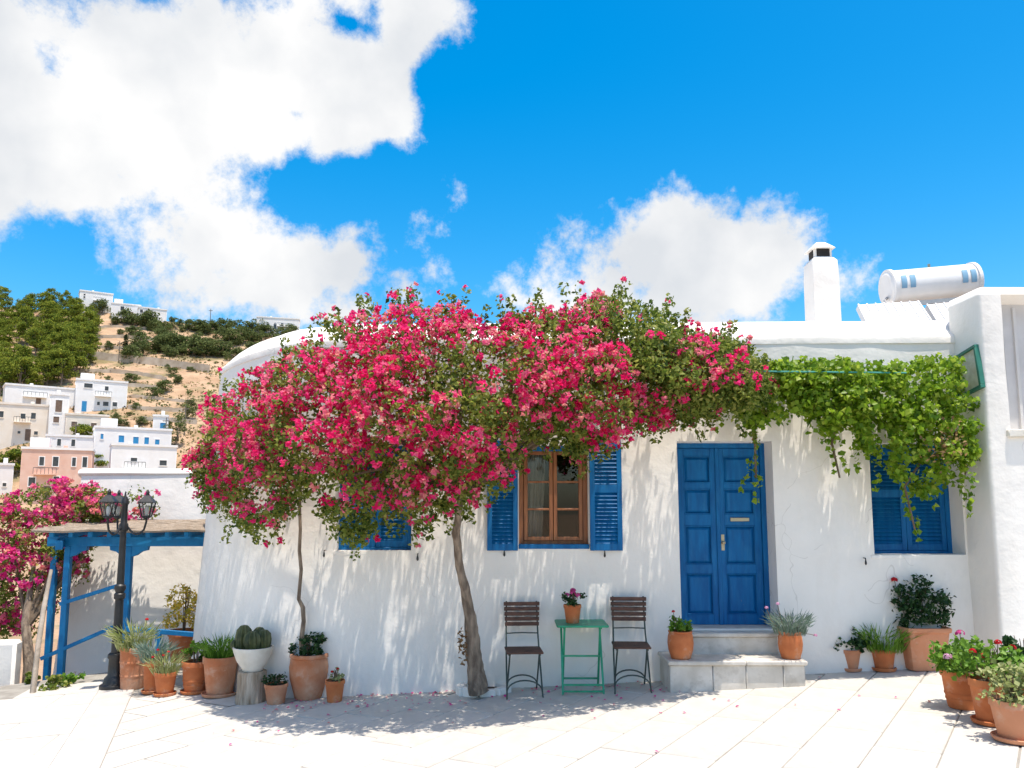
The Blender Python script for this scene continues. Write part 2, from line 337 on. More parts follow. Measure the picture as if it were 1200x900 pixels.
# ------------------------------------------------------------------ terrain and hillside
PROF_D = [0, 40, 90, 122, 135, 165, 200, 250, 262, 310, 600, 3500]
PROF_Z = [-3.2, -3.5, -1, 3.0, 6.5, 22, 39, 62.5, 63.5, 58, 15, -2]
LAT_X = [-900, -420, -158, -66, 0, 120, 320, 900]; LAT_F = [.55, .9, 1.07, .90, .72, .45, .3, .2]
def terr(x, y):
    D = y - CAM.y; z = float(np.interp(D, PROF_D, PROF_Z))
    if z > 0: z *= float(np.interp(x, LAT_X, LAT_F))
    a = min(max((D-95)/60, 0), 1)
    z += a*(1.6*noise.noise((x*.018, y*.018, .3)) + .7*noise.noise((x*.06, y*.06, 5)) + .35*math.sin(z*1.15 + x*.02))
    return z
def on_hill(px, py):
    d = raydir(px, py).normalized(); t = 100.0
    while t < 400:
        p = CAM + d*t
        if p.z <= terr(p.x, p.y): return p
        t += .5
    return CAM + d*250
def build_terrain():
    xs = sorted(set([-3000,-2200,-1500,-1000,-700,-500] + list(np.arange(-360, -10, 4.0)) + list(np.arange(-10, 120, 10.0)) + [130,160,200,260,330,420,550,800,1200,2000,3000]))
    ys = sorted(set([-1500,-900,-500,-250,-120,-60,-30] + list(np.arange(-20, 80, 8.0)) + list(np.arange(80, 300, 3.2)) + [310,330,360,400,460,540,650,800,1100,1600,2300,3200]))
    v = [(x, y, terr(x, y)) for y in ys for x in xs]; n = len(xs)
    f = [(j*n+i, j*n+i+1, (j+1)*n+i+1, (j+1)*n+i) for j in range(len(ys)-1) for i in range(n-1)]
    m = mat('dry_hillside', (.34,.205,.115), (.50,.345,.22), scale=.16, rough=1, bump=1.0, bscale=.35, lo=.3, hi=.7, detail=9)
    t = m.node_tree; L = t.links.new; p = t.nodes['Principled BSDF']; cr = [q for q in t.nodes if q.type == 'VALTORGB'][0]
    tc = [q for q in t.nodes if q.type == 'TEX_COORD'][0]
    g = N(t, 'ShaderNodeTexNoise'); g.inputs['Scale'].default_value = .11; g.inputs['Detail'].default_value = 10; g.inputs['Roughness'].default_value = .7; L(tc.outputs['Object'], g.inputs[0])
    mr = N(t, 'ShaderNodeMapRange'); mr.inputs[1].default_value = .50; mr.inputs[2].default_value = .60; L(g.outputs['Fac'], mr.inputs[0])
    mx = N(t, 'ShaderNodeMix', data_type='RGBA'); mx.inputs[7].default_value = (.15,.14,.055,1); L(M(t, 'MULTIPLY', mr.outputs[0], .75), mx.inputs[0]); L(cr.outputs[0], mx.inputs[6])
    L(mx.outputs[2], p.inputs['Base Color'])
    [q for q in t.nodes if q.type == 'BUMP'][0].inputs['Distance'].default_value = 1.2
    MB().add(v, f).build('terrain', m, kind='structure', smooth=80)
build_terrain()

def clump_cloud(clumps, per, size, shade=True):
    C = []; val = []
    for c, r in clumps:
        d = rvec(per); rad = rng.uniform(.45, 1.0, per)[:, None]
        C.append(np.array(c) + d*rad*np.array(r)); val.append(np.clip(rng.normal(.5, .22, per) + rng.normal(0, .1), 0, 1))
    C = np.concatenate(C); val = np.concatenate(val)
    return rand_leaves(C, size*rng.uniform(.6, 1.3, len(C)), val, up=.7, front=0, aspect=.75, fold=.1)
def far_tree(name, h, cw, kind):
    o = empty(name); tb = MB()
    th = h*(.26 if kind == 'pine' else .10)
    if kind == 'cypress':
        tb.tube([(0,0,-.3),(0,0,h*.5)], [.16,.06], 6)
        cl = [((random.uniform(-.12,.12), random.uniform(-.12,.12), z), (cw*.5*math.sin(math.pi*(.12+.83*z/h))**.7, cw*.5*math.sin(math.pi*(.12+.83*z/h))**.7, h*.08)) for z in np.linspace(.5, h*.97, 14)]
        P = clump_cloud(cl, 70, .34); m = MT['cypress']
    else:
        top = (random.uniform(-.3,.3), random.uniform(-.3,.3), h*.7)
        tb.tube([(0,0,-.4),(top[0]*.4,top[1]*.3,th),top], [h*.028, h*.02, h*.006], 6)
        cl = []
        nc = 30 if kind == 'pine' else 20
        for i in range(nc):
            a = random.uniform(0, 6.28); q = random.random()
            zz = th + (h-th)*q*.92; rr = cw*.5*math.sqrt(random.random())*math.sin(math.pi*(.22 + .70*q))
            c = (rr*math.cos(a), rr*math.sin(a), zz); s = cw*(random.uniform(.13, .23) if kind == 'pine' else random.uniform(.17, .27))
            cl.append((c, (s, s, s*.62)))
            if i % 3 == 0: tb.tube([(top[0]*.4, top[1]*.3, th*.9), c], [h*.01, h*.003], 4)
        P = clump_cloud(cl, 80 if kind == 'pine' else 70, .40 if kind == 'pine' else .28); m = MT['pine' if kind == 'pine' else 'olive']
    tb.build('trunk', MT['bark'], o); cloud('crown', [P], m, o)
    return o
def build_hill_plants():
    protos = [far_tree('pine_tree', 8, 6.2, 'pine') for _ in range(5)]
    used = [False]*5; pts = []
    poly_x = [0, 20, 45, 75, 98, 106, 108]; top_y = [338, 338, 342, 352, 366, 385, 395]; bot_y = [455, 455, 455, 452, 432, 420, 410]
    tries = 0
    while len(pts) < 62 and tries < 5000:
        tries += 1; px = random.uniform(-25, 107); py = random.uniform(np.interp(px, poly_x, top_y) + 8, np.interp(px, poly_x, bot_y))
        p = on_hill(px, py)
        if all((p-q).length > 4.2 for q in pts): pts.append(p)
    extra = [on_hill(x, y) for x, y in ((55,452),(68,448),(40,458),(22,462),(6,462),(80,440))]
    for p in pts + extra:
        k = random.randrange(5); o = protos[k] if not used[k] else copy_tree(protos[k]); used[k] = True
        s = random.uniform(.7, 1.12); o.location = (p.x, p.y, terr(p.x, p.y)); o.scale = (s, s, s*random.uniform(.85, 1.1)); o.rotation_euler.z = random.uniform(0, 6.28)
        tag(o, 'green pine tree in the dense wood covering the hillside', 'tree', 'pines of the hillside wood')
    # olive bushes and trees dotted over the dry slope: px, base py, width px
    bp = [far_tree('hillside_bush', 3.0, 3.6, 'olive') for _ in range(4)]; used = [False]*4
    for px, py, wd in ((152,449,17),(203,440,12),(206,449,14),(195,459,18),(178,467,20),(144,380,22),(157,381,20),(170,384,22),(183,388,20),(192,391,15),(200,412,28),(212,415,28),
                       (226,418,32),(240,417,30),(255,418,28),(268,405,26),(282,400,24),(236,391,20),(248,390,22),(262,388,22),(276,386,20),(292,392,24),(213,382,10),(239,377,9),
                       (218,378,8),(120,366,20),(104,362,12),(193,398,22),(330,398,20),(312,396,22),(168,498,14),(145,498,12),(160,480,10),(222,380,8),(134,454,9),(128,446,7)) + tuple((random.uniform(150,345), random.uniform(384,424), random.uniform(12,26)) for _ in range(34)) + tuple((random.uniform(105,250), random.uniform(376,500), random.uniform(5,11)) for _ in range(22)):
        p = on_hill(px, py); k = random.randrange(4); o = bp[k] if not used[k] else copy_tree(bp[k]); used[k] = True
        s = wd*(p - CAM).length/FPX/3.6; o.location = (p.x, p.y, terr(p.x, p.y)); o.scale = (s, s, s*random.uniform(.75, 1.0)); o.rotation_euler.z = random.uniform(0, 6.28)
        tag(o, 'rounded grey green bush on the dry tan slope', 'bush', 'bushes on the dry slope')
    p = on_hill(146, 422); o = far_tree('cypress_tree', 6.5, 1.9, 'cypress'); o.location = (p.x, p.y, terr(p.x, p.y))
    tag(o, 'narrow dark cypress tree standing alone beside the hillside road', 'tree')
    p = on_hill(206, 524); o = far_tree('hillside_tree', 6.8, 4.2, 'olive'); o.location = (p.x, p.y, terr(p.x, p.y)); tag(o, 'tall dark tree beside the small white house with the blue window', 'tree')
    p = on_hill(219, 492); o = far_tree('hillside_tree', 6.5, 3.6, 'olive'); o.location = (p.x, p.y, terr(p.x, p.y)); tag(o, 'slender tree with a round crown high on a bare pole trunk', 'tree')
    for px, py, wd, hh, lab in ((95,522,26,3.6,'leafy tree in front of the white house with the porch'), (20,556,30,4.0,'round leafy tree left of the pink house'),
                                (118,552,28,3.4,'leafy tree between the pink house and the long white house'), (5,515,20,4.4,'grey green tree below the cream house')):
        p = on_hill(px, py); o = far_tree('garden_tree', hh, wd*(p-CAM).length/FPX, 'pine'); o.location = (p.x, p.y, terr(p.x, p.y)); tag(o, lab, 'tree')
build_hill_plants()
def build_scrub():
    # knee-high dry scrub and stones over the whole slope
    C = []; v = []
    for _ in range(4300):
        px = random.uniform(-60, 420); py = random.uniform(372, 560) if random.random() < .75 else random.uniform(372, 440)
        p = on_hill(px, py); n = 5
        if noise.noise((p.x*.05, p.y*.05, 1.3)) < -.18: continue
        r = random.uniform(.25, .7); C.append(np.array((p.x, p.y, terr(p.x, p.y)+r*.3)) + rvec(n)*np.array([r, r, r*.5])); v.append(np.clip(np.full(n, random.random()) + rng.normal(0,.1,n), 0, 1))
    C = np.concatenate(C); v = np.concatenate(v)
    o = cloud('dry_scrub', [rand_leaves(C, rng.uniform(.3,.7,len(C)), v, up=.8, front=.2, aspect=.8)], leafmat('scrub', [(.10,.11,.035),(.20,.16,.06),(.34,.23,.11),(.12,.15,.045),(.16,.19,.06)], trans=.2, rough=.9), None)
    tag(o, 'dry scrub scattered over the tan hillside', 'scrub', kind='stuff')
build_scrub()

def build_hill_houses():
    wh = mat('sunlit_white_plaster', (.84,.82,.79), (.90,.89,.87), scale=.7, rough=.9); cream = mat('cream_plaster', (.80,.70,.58), (.86,.78,.68), scale=.6, rough=.9); pink = mat('pink_plaster', (.74,.46,.35), (.80,.55,.44), scale=.8, rough=.9)  # white plaster brightened in its colour to imitate full sun on the hill houses
    bluew = mat('blue_shutter', (.02,.22,.48), (.03,.28,.55), scale=2, rough=.5); darkw = mat('dark_pane', (.04,.045,.05), (.07,.075,.08), scale=2, rough=.2)
    brown = mat('brown_shutter', (.14,.09,.06), (.2,.13,.09), scale=2, rough=.6)
    def house(x0, x1, y0, y1, m, wins, label, dep=.8, wm=None, trim=None, base=None, name='hillside_house', arch=False):
        """front face given in picture px (x0..x1, y0 top..y1 bottom); stands at the hill depth of its base"""
        p = on_hill((x0+x1)/2, base or y1); Y = p.y; a = at(x0, y1, Y); b = at(x1, y0, Y); W = b.x - a.x; H = b.z - a.z; D = max(W*dep, 3.5)
        o = empty(name, (p.x, Y, a.z), -math.atan2(p.x, Y-CAM.y)*random.uniform(.75,1.15) if False else math.atan2(-p.x, Y-CAM.y)*random.uniform(.8,1.25), label, 'house'); q = MB(); q.box(-W/2, W/2, 0, D, -4, H); q.build('wall', m, o, bev=.06)
        q = MB(); e = .12
        for (u0, u1, v0, v1) in ((-W/2-e, W/2+e, -e, .18), (-W/2-e, W/2+e, D-.18, D+e), (-W/2-e, -W/2+.18, .18, D-.18), (W/2-.18, W/2+e, .18, D-.18)): q.box(u0, u1, v0, v1, H-.02, H+.35)
        q.build('parapet', trim or m, o)
        q = MB(); cxx = random.uniform(-.3,.3)*W; q.box(cxx-.3, cxx+.3, D*.4, D*.4+.6, H-.05, H+random.uniform(.7,1.3)); q.build('chimney', m, o, bev=.03)
        if W > 5 and random.random() < .4: q = MB(); q.box(-W*.42, -W*.42+min(2.6,W*.3), D*.35, D*.75, H-.05, H+1.9); q.build('stair_hut', wh, o, bev=.04)
        if W > 3.5:
            dx = random.uniform(-.35,.35)*W; q = MB(); q.box(dx-.45, dx+.45, -.05, .03, -.2, 1.95); q.build('door', random.choice((bluew, brown, brown)), o)
        if W > 6 and H > 4.2:
            bx0 = random.uniform(-.4,0)*W; q = MB(); q.box(bx0, bx0+W*.32, -.9, .02, H*.5-.12, H*.5); bc = q.build('balcony', m, o)
            for t_ in range(7): q = MB(); q.box(bx0+W*.32*t_/6-.03, bx0+W*.32*t_/6+.03, -.9, -.84, H*.5, H*.5+.9); q.build('baluster', darkw, bc)
            q = MB(); q.box(bx0, bx0+W*.32, -.91, -.83, H*.5+.9, H*.5+.98); q.build('railing', darkw, bc)
        for (wx, wy, ww, hh) in wins:
            u = (wx - (x0+x1)/2)*W/(x1-x0); v = (y1-wy)*H/(y1-y0); su = ww*W/(x1-x0)/2; sv = hh*H/(y1-y0)/2
            q = MB(); q.box(u-su-.12, u-su, -.07, .02, v-sv-.12, v+sv+.12); q.box(u+su, u+su+.12, -.07, .02, v-sv-.12, v+sv+.12); q.box(u-su, u+su, -.07, .02, v+sv, v+sv+.12); q.box(u-su, u+su, -.09, .02, v-sv-.12, v-sv)
            f = q.build('window', trim or m, o)
            q = MB(); q.box(u-su, u+su, -.03, .03, v-sv, v+sv); q.build('pane', wm or darkw, f)
            if arch: q = MB(); q.lathe([(su*1.0,-.03),(su*1.0,.03)], 16); q.v = [(x+u, z-.01, y+v+sv) for x, y, z in q.v]; q.build('arch_head', darkw, f)
        return o
    house(90,146,447,482,wh,[(103,453,9,5),(123,455,4,5),(115,473,3,4),(123,473,6,5),(133,473,5,5),(144,475,2,2)],'white two storey house under the tan slope with a covered upper balcony')
    house(0,57,475,515,cream,[(2,487,5,7),(25,488,5,6),(36,487,5,7),(40,507,4,4),(22,507,3,3)],'long cream house with a garden terrace on its roof',.6,base=520)
    house(10,87,454,478,wh,[(60,463,4,4)],'low white house wall behind the cream house terrace',.4,base=486)
    house(55,78,463,515,wh,[(66,476,8,14),(64,492,7,7),(58,520-9,3,4)],'tall white tower house with one large shuttered window',1.0,wm=brown,base=518)
    house(78,124,487,512,cream,[(87,498,6,6),(108,500,6,9)],'small cream house joined to the white tower house',.7,wm=brown,base=517)
    house(112,197,503,552,wh,[(120,513,3,6),(141,515,6,8),(157,516,6,8),(169,516,5,8),(181,518,5,8)],'long white house with a row of blue shuttered windows',.5,wm=bluew,base=552)
    house(178,195,488,512,wh,[(190,500,7,9)],'small white house with one blue window',1.0,wm=bluew,base=520)
    house(25,102,527,585,pink,[(47,541,5,10),(62,541,6,11),(82,541,4,10),(94,541,5,12),(38,565,7,10),(64,565,6,13)],'pink house with white corner trim and small dark windows',.6,trim=wh,base=590)
    house(54,112,512,540,wh,[(58,519,3,6),(68,519,4,8),(83,519,4,8)],'white house with a porch behind the pink house',.5,base=562)
    house(130,203,523,575,wh,[(155,539,7,4),(188,542,8,6)],'pale house with a deep balcony above the white yard wall',.5,base=585)
    house(-14,13,545,580,wh,[(4,568,4,4)],'white cube house beyond the pink house',.9,base=580)
    house(94,130,343,362,wh,[(99,347,2,2),(99,350,2,2)],'white house on the ridge beside the pine wood',.6,base=366)
    house(131,163,357,372,wh,[(143,362,4,5)],'cream topped white house on the ridge behind bushes',.5,base=374)
    house(163,194,362,374,wh,[(166,366,3,4),(177,369,3,4)],'low white house with a chimney stub on the ridge',.5,base=377)
    house(301,350,373,392,wh,[(314,383,3.2,6),(322,383,3.2,6),(330,383,3.2,6)],'white ridge house with three dark arches',.5,base=394,arch=True)
    # roadside wall crossing the slope
    st = mat('dry_stone', (.40,.31,.22), (.56,.47,.37), scale=.5, rough=1, bump=.8, bscale=1.5)
    def wall(pts, h, label):
        q = MB(); P = [on_hill(x, y) for x, y in pts]; o = empty('terrace_wall', P[0], 0, label, 'wall')
        n = 24; L_ = []
        for i in range(n+1):
            t = i/n*(len(P)-1); k = min(int(t), len(P)-2); p = P[k].lerp(P[k+1], t-k); L_.append(p)
        vs = []
        for p in L_:
            z = terr(p.x, p.y); jt = random.uniform(-.15,.15)
            vs += [(p.x-P[0].x, p.y-.3-P[0].y, z-1.2-P[0].z), (p.x-P[0].x, p.y-.2-P[0].y, z+h+jt-P[0].z), (p.x-P[0].x, p.y+.35-P[0].y, z+h+jt-P[0].z), (p.x-P[0].x, p.y+.4-P[0].y, z-1.2-P[0].z)]
        f = [(i*4+j, i*4+(j+1)%4, i*4+4+(j+1)%4, i*4+4+j) for i in range(n) for j in range(4)] + [(0,1,2,3), (n*4+3,n*4+2,n*4+1,n*4)]
        q.add(vs, f).build('stone_course', st, o)
    wall([(84,418),(110,420),(160,426),(205,431),(245,437)], 1.9, 'long pale stone wall along the hillside road')
    wall([(90,437),(130,437),(165,440),(195,446)], .9, 'low broken terrace wall below the hillside road')
    wall([(150,480),(190,482),(225,484)], .8, 'lowest terrace wall above the long white house')
    wall([(105,397),(140,396),(180,400)], .9, 'upper terrace wall under the ridge bushes')
    for k, (a, b, c, lab) in enumerate((((100,385),(140,384),(175,387),'short dry stone wall just under the ridge houses'),((95,408),(130,409),(165,411),'dry stone wall between cypress and upper terrace'),((100,450),(140,452),(185,456),'dry stone wall over the white two storey house'),((150,466),(190,469),(225,472),'dry stone wall among the round bushes'),((165,492),(200,494),(230,497),'dry stone wall behind the blue windowed house'))):
        wall([a, b, c], random.uniform(.6,.9), lab)
    pl = mat('pole_wood', (.12,.10,.08), (.2,.17,.14), rough=.9)
    for px, py, h, lab in ((85,560,9.5,'wooden utility pole beside the pink house'),(139,424,5.5,'thin pole beside the cypress'),(216,512,6,'wooden pole beside the tall dark tree'),(192,548,9,'utility pole beside the pale balcony house'),(246,384,6,'thin mast on the ridge')):
        p = on_hill(px, py); o = empty('utility_pole', (p.x, p.y, terr(p.x, p.y)), 0, lab, 'pole')
        MB().tube([(0,0,-.5),(0,0,h)], [.13,.09], 6).build('shaft', pl, o); MB().box(-.6,.6,-.06,.06,h-.7,h-.55).build('crossarm', pl, o)
build_hill_houses()

# ------------------------------------------------------------------ the square
def build_square():
    # base sheet (mortar) with an edge; slabs stand 10 mm proud
    edge = [(-7.6,-14),(14,-14),(14,1.2),(-4.2,2.6),(-5.4,2.3),(-6.3,1.75),(-7.6,.9)]
    n = len(edge); q = MB()
    top = [(x, y, gz(x)-.008) for x, y in edge]; bot = [(x, y, -4.0) for x, y in edge]
    q.add(top + bot, [tuple(range(n))] + [(i, n+i, n+(i+1)%n, (i+1)%n) for i in range(n)])
    sq = q.build('square_paving', MT['joint'], None, smooth=0, kind='structure')
    ang = R(-34); tilt = Matrix.Rotation(-math.atan(GS), 4, 'Y')
    U = Vector((math.sin(R(34)), math.cos(R(34)), 0)); V = Vector((math.cos(R(34)), -math.sin(R(34)), 0))   # along, across
    # edge of the darker band, running away from the viewer on the left
    b0 = ground(117, 900); b1 = ground(154, 815); bd = (b1-b0); bd.z = 0; bd.normalize(); bn = Vector((bd.y, -bd.x, 0))   # bn to the right
    def side(p): return (Vector((p[0], p[1], 0)) - Vector((b0.x, b0.y, 0))).dot(bn)
    def slabmesh(L_, W_, seed):
        random.seed(seed); m = MB(); e = lambda: random.uniform(-.004, .004)
        m.prism([(-W_/2+e(), -L_/2+e()), (W_/2+e(), -L_/2+e()), (W_/2+e(), L_/2+e()), (-W_/2+e(), L_/2+e())], -.05, 0)
        me = m.mesh('paving_slab', bev=.006, smooth=30); return me
    meshes = {}
    def put(me, c, rz, dz, mt):
        if not me.materials: me.materials.append(mt)
        o = bpy.data.objects.new('paving_slab', me); col.objects.link(o); o.parent = sq
        o.matrix_local = Matrix.Translation((c[0], c[1], gz(c[0]) + dz)) @ tilt @ Matrix.Rotation(rz, 4, 'Z')
    def clip(poly, sgn, lim):
        out = []; f = lambda p: sgn*(side(p) - lim)
        for a, b in zip(poly, poly[1:] + poly[:1]):
            fa, fb = f(a), f(b)
            if fa >= 0: out.append(a)
            if fa*fb < 0: out.append(a.lerp(b, fa/(fa-fb)))
        return out
    def put_clipped(c, rz, L_, Wd, dz, sgn, lim):
        u_ = Vector((-math.sin(rz), math.cos(rz), 0)); v_ = Vector((math.cos(rz), math.sin(rz), 0)); c = Vector((c[0], c[1], 0))
        poly = clip([c + v_*a*Wd/2 + u_*b*L_/2 for a, b in ((-1,-1),(1,-1),(1,1),(-1,1))], sgn, lim)
        if len(poly) < 3: return
        q = MB(); n = len(poly); q.v = [(p.x-c.x, p.y-c.y, GS*(p.x-c.x)-.05) for p in poly] + [(p.x-c.x, p.y-c.y, GS*(p.x-c.x)) for p in poly]
        q.f = [tuple(range(n))[::-1], tuple(range(n, 2*n))] + [(i, (i+1) % n, n+(i+1) % n, n+i) for i in range(n)]
        o = q.build('paving_slab', MT['slab'], sq, smooth=0); o.location = (c.x, c.y, gz(c.x)+dz)
    def reach(rz, L_, Wd):
        u_ = Vector((-math.sin(rz), math.cos(rz), 0)); v_ = Vector((math.cos(rz), math.sin(rz), 0)); return abs(u_.dot(bn))*L_/2 + abs(v_.dot(bn))*Wd/2
    rest = MB(); W_ = .47; cand = []
    lens = [.78, .92, 1.06, 1.2]
    rr = random.Random(5)
    for k in range(-40, 48):
        u = -14 + rr.uniform(-1, 0)
        while u < 12:
            j = rr.randrange(4); L_ = lens[j]; c = V*(k*W_) + U*(u + L_/2) + Vector((1.0, -1.5, 0)); u += L_
            if c.x < -7 or c.x > 13 or c.y > .9 or c.y < -13: continue
            if side(c) < -.7: continue
            cand.append((c, j, -(c - Vector((0,-9,0))).length if False else 0))
    vis = []; oth = []
    for c, j, _ in cand:
        d = Vector((c.x, c.y, gz(c.x))) - CAM; inv = d.y > 5.5 and abs(d.x/d.y) < .70 and c.y < .35
        (vis if inv else oth).append((c, j))
    vis.sort(key=lambda a: a[0].y)
    for c, j in vis[:255]:
        if j not in meshes: meshes[j] = slabmesh(lens[j]-.012, W_-.012, j)
        if side(c) < reach(ang, lens[j], W_) + .006: put_clipped(c, ang, lens[j]-.012, W_-.012, rr.uniform(-.0015,.0015), 1, .004); continue
        put(meshes[j], c, ang, rr.uniform(-.0015, .0015), MT['slab'])
    for c, j in vis[255:] + oth:
        if side(c) < reach(ang, lens[j], W_) + .006: continue
        L_ = lens[j]-.007; Wd = W_-.007; P = [c + V*a*Wd/2 + U*b*L_/2 for a, b in ((-1,-1),(1,-1),(1,1),(-1,1))]
        rest.add([(p.x, p.y, gz(p.x)+.001) for p in P], [(0,1,2,3)])
    rest.build('paving_field', MT['slab'], sq, smooth=0, kind='stuff')
    bm_ = slabmesh(.99, .40, 31)
    for i in range(-5, 5): put(bm_, Vector((b0.x, b0.y, 0)) + bd*(i*1.0+.5) - bn*.2, math.atan2(-bd.x, bd.y), .004, MT['band'])
    # wide pale slabs on the left of the band
    lm = slabmesh(1.14, .69, 33); a2 = R(-78); U2 = Vector((math.sin(R(78)), math.cos(R(78)), 0)); V2 = Vector((math.cos(R(78)), -math.sin(R(78)), 0))
    for i in range(-6, 8):
        for j in range(-7, 9):
            c = Vector((-5.5, -1.0, 0)) + U2*((i + .5*(j % 2))*1.15) + V2*(j*.70)
            if side(c) > .6 or c.x < -7.1 or c.y < -5.5 or c.y > -.5 + max(0, (c.x+7.4))*1.1 or c.y > 1.7: continue
            if side(c) > -.404 - reach(a2, 1.15, .70): put_clipped(c, a2, 1.14, .69, -.003, -1, -.406)
            else: put(lm, c, a2, -.003, MT['slab'])
    # fallen bracts and leaves
    P = []; 
    for k_ in range(210):
        x = random.uniform(-3.0, 4.8) if k_ < 60 else random.uniform(-2.6, 2.0); y = -abs(random.gauss(0, 1.1)) - .1 if k_ < 60 else -abs(random.gauss(0, .35)) - .03
        P.append((x, y, gz(x)+.012))
    P = np.array(P); Nn = unit(rvec(len(P))*.35 + np.array([0,0,1]))
    V_, F_, v_ = leaves(P, rvec(len(P))*np.array([1,1,.1]), Nn, rng.uniform(.025,.05,len(P)), rng.uniform(0,1,len(P)), .8)
    o = link('fallen_petals', mesh_np('fallen_petals', V_, F_, v_), MT['bract2']); tag(o, 'scattered fallen pink petals on the pale paving', 'petals', kind='stuff')
build_square()
random.seed(21)

# ------------------------------------------------------------------ the white house
TOPZ = at(1000, 400, 0).z
PLAN = [(5.25,0),(-2.0,0),(-2.35,.04),(-2.7,.16),(-3.0,.36),(-3.3,.64),(-3.6,.98),(-3.88,1.36),(-4.12,1.78),(-4.28,2.2),(-4.36,2.8),(-4.36,6.5)]
def house_box(px0, px1, pyt, pyb):
    a = at(px0, pyt, 0); b = at(px1, pyb, 0); return a.x, b.x, b.z, a.z
DOOR = house_box(795, 908, 517, 738); WL = house_box(398, 482, 522, 645); WC = house_box(608, 690, 522, 640); WR = house_box(1022, 1127, 519, 650)
DOOR = (at(795,600,0).x, at(908,620,0).x, at(850,737,0).z, at(850,517,0).z)
WR = (at(1022,600,0).x, at(1128,600,0).x, at(1060,650,0).z, at(1060,519,0).z)
def build_house():
    H = empty('white_house', (0,0,0), 0, 'whitewashed flat roofed house with blue door and shutters under the pink flowers', 'house')
    pl = MT['plaster']
    # unrolled plan: s runs from the right end to the left and back
    seg = [0]
    for a, b in zip(PLAN, PLAN[1:]): seg.append(seg[-1] + math.hypot(b[0]-a[0], b[1]-a[1]))
    def plan(s):
        for i in range(len(PLAN)-1):
            if s <= seg[i+1] or i == len(PLAN)-2:
                t = (s-seg[i])/(seg[i+1]-seg[i]); a = PLAN[i]; b = PLAN[i+1]
                d = Vector((b[0]-a[0], b[1]-a[1], 0)).normalized()
                return Vector((a[0]+(b[0]-a[0])*t, a[1]+(b[1]-a[1])*t, 0)), Vector((d.y, -d.x, 0))*1
    def outward(s):
        n = Vector((0,0,0))
        for ds in (-.25, -.1, 0, .1, .25):
            n += plan(min(max(s+ds, 0), seg[-1]))[1]
        n.normalize(); return -n if n.y > .05 or (abs(n.y) <= .05 and n.x > 0) else n
    ops = [DOOR, WL, WC, WR]; S0 = PLAN[0][0]
    sb = set(); zb = {-.8, TOPZ}
    for x0, x1, z0, z1 in ops: sb |= {S0-x1, S0-x0}; zb |= {z0, z1}
    def fill(b, lo, hi, st):
        b = sorted(b | {lo, hi}); out = []
        for a, c in zip(b, b[1:]):
            n = max(1, round((c-a)/st)); out += [a+(c-a)*i/n for i in range(n)]
        return out + [b[-1]]
    ss = fill(sb, 0, seg[-1], .13); zz = fill(zb, -.8, TOPZ, .13)
    q = MB(); idx = {}
    def inside(s, z): 
        x = S0 - s
        return s < 7.2 and any(a < x < b and c < z < d for a, b, c, d in ops)
    def pos(s, z):
        p, _ = plan(s); n = outward(s); wgt = min(max((s-7.0)/1.6, 0), 1)
        bat = wgt*.19*(.25 - max(z, 0)/TOPZ) + .02*(1-max(z,0)/TOPZ)
        w_ = .014*noise.noise((p.x*.9+p.y, z*.9, 2.1)) + .006*noise.noise((p.x*3+p.y*2, z*3, 7))
        r = p + n*(bat + w_); return (r.x, r.y, z)
    def vid(i, j):
        if (i, j) not in idx: idx[(i, j)] = len(q.v); q.v.append(pos(ss[i], zz[j]))
        return idx[(i, j)]
    for i in range(len(ss)-1):
        for j in range(len(zz)-1):
            if inside((ss[i]+ss[i+1])/2, (zz[j]+zz[j+1])/2): continue
            q.f.append((vid(i,j), vid(i+1,j), vid(i+1,j+1), vid(i,j+1)))
    for (x0, x1, z0, z1), dep in zip(ops, (.34, .16, .20, .34)):
        I = [i for i, s in enumerate(ss) if S0-x1-1e-6 <= s <= S0-x0+1e-6 and s < 7.3]; J = [j for j, z in enumerate(zz) if z0-1e-6 <= z <= z1+1e-6]
        loop = [(i, J[0]) for i in I] + [(I[-1], j) for j in J[1:]] + [(i, J[-1]) for i in I[-2::-1]] + [(I[0], j) for j in J[-2:0:-1]]
        fr = [vid(*k) for k in loop]; b = len(q.v); q.v += [(q.v[k][0], dep+.03, q.v[k][2]) for k in fr]; n = len(fr)
        # rounded arris: a small inset ring
        q.f += [(fr[k], fr[(k+1)%n], b+(k+1)%n, b+k) for k in range(n)]
    wall = q.build('wall', pl, H, smooth=50)
    # sloped coping and roof
    q = MB(); cs = fill(set(), 0, seg[-1], .2)
    prof = [(-.06,-.06),(.012,-.05),(.014,.0),(.008,.03),(-.16,.20),(-.24,.26),(-.34,.285),(-.50,.33),(-.55,.30),(-.55,.05)]
    for s in cs:
        p, _ = plan(s); n = outward(s)
        for o_, z in prof:
            r = p + n*(o_ - .14*min(max((s-7.0)/1.6, 0), 1) + .012*noise.noise((p.x*1.5, p.y*1.5, z*3))); q.v.append((r.x, r.y, TOPZ + z + .015*noise.noise((p.x*.6, p.y*.6, 3)) + .006*p.x))
    k = len(prof); q.f += [(i*k+j, (i+1)*k+j, (i+1)*k+j+1, i*k+j+1) for i in range(len(cs)-1) for j in range(k-1)]
    q.build('coping', pl, H, smooth=32)
    q = MB(); q.prism([(5.25,.3),(5.25,6.5),(-3.9,6.5),(-3.9,2.6),(-3.4,1.6),(-2.3,.55)], TOPZ-.05, TOPZ+.06); q.build('roof', pl, H)
    q = MB(); q.box(-4.1,5.25,6.42,6.6,-3,TOPZ+.2); q.box(5.1,5.28,.3,6.5,-3,TOPZ+.2); q.build('back_wall', pl, H)
    # thin crack/cable lines on the plaster
    # ---- door
    x0, x1, z0, z1 = DOOR; Y = .30; bl = MT['blue']
    q = MB(); fw = .055
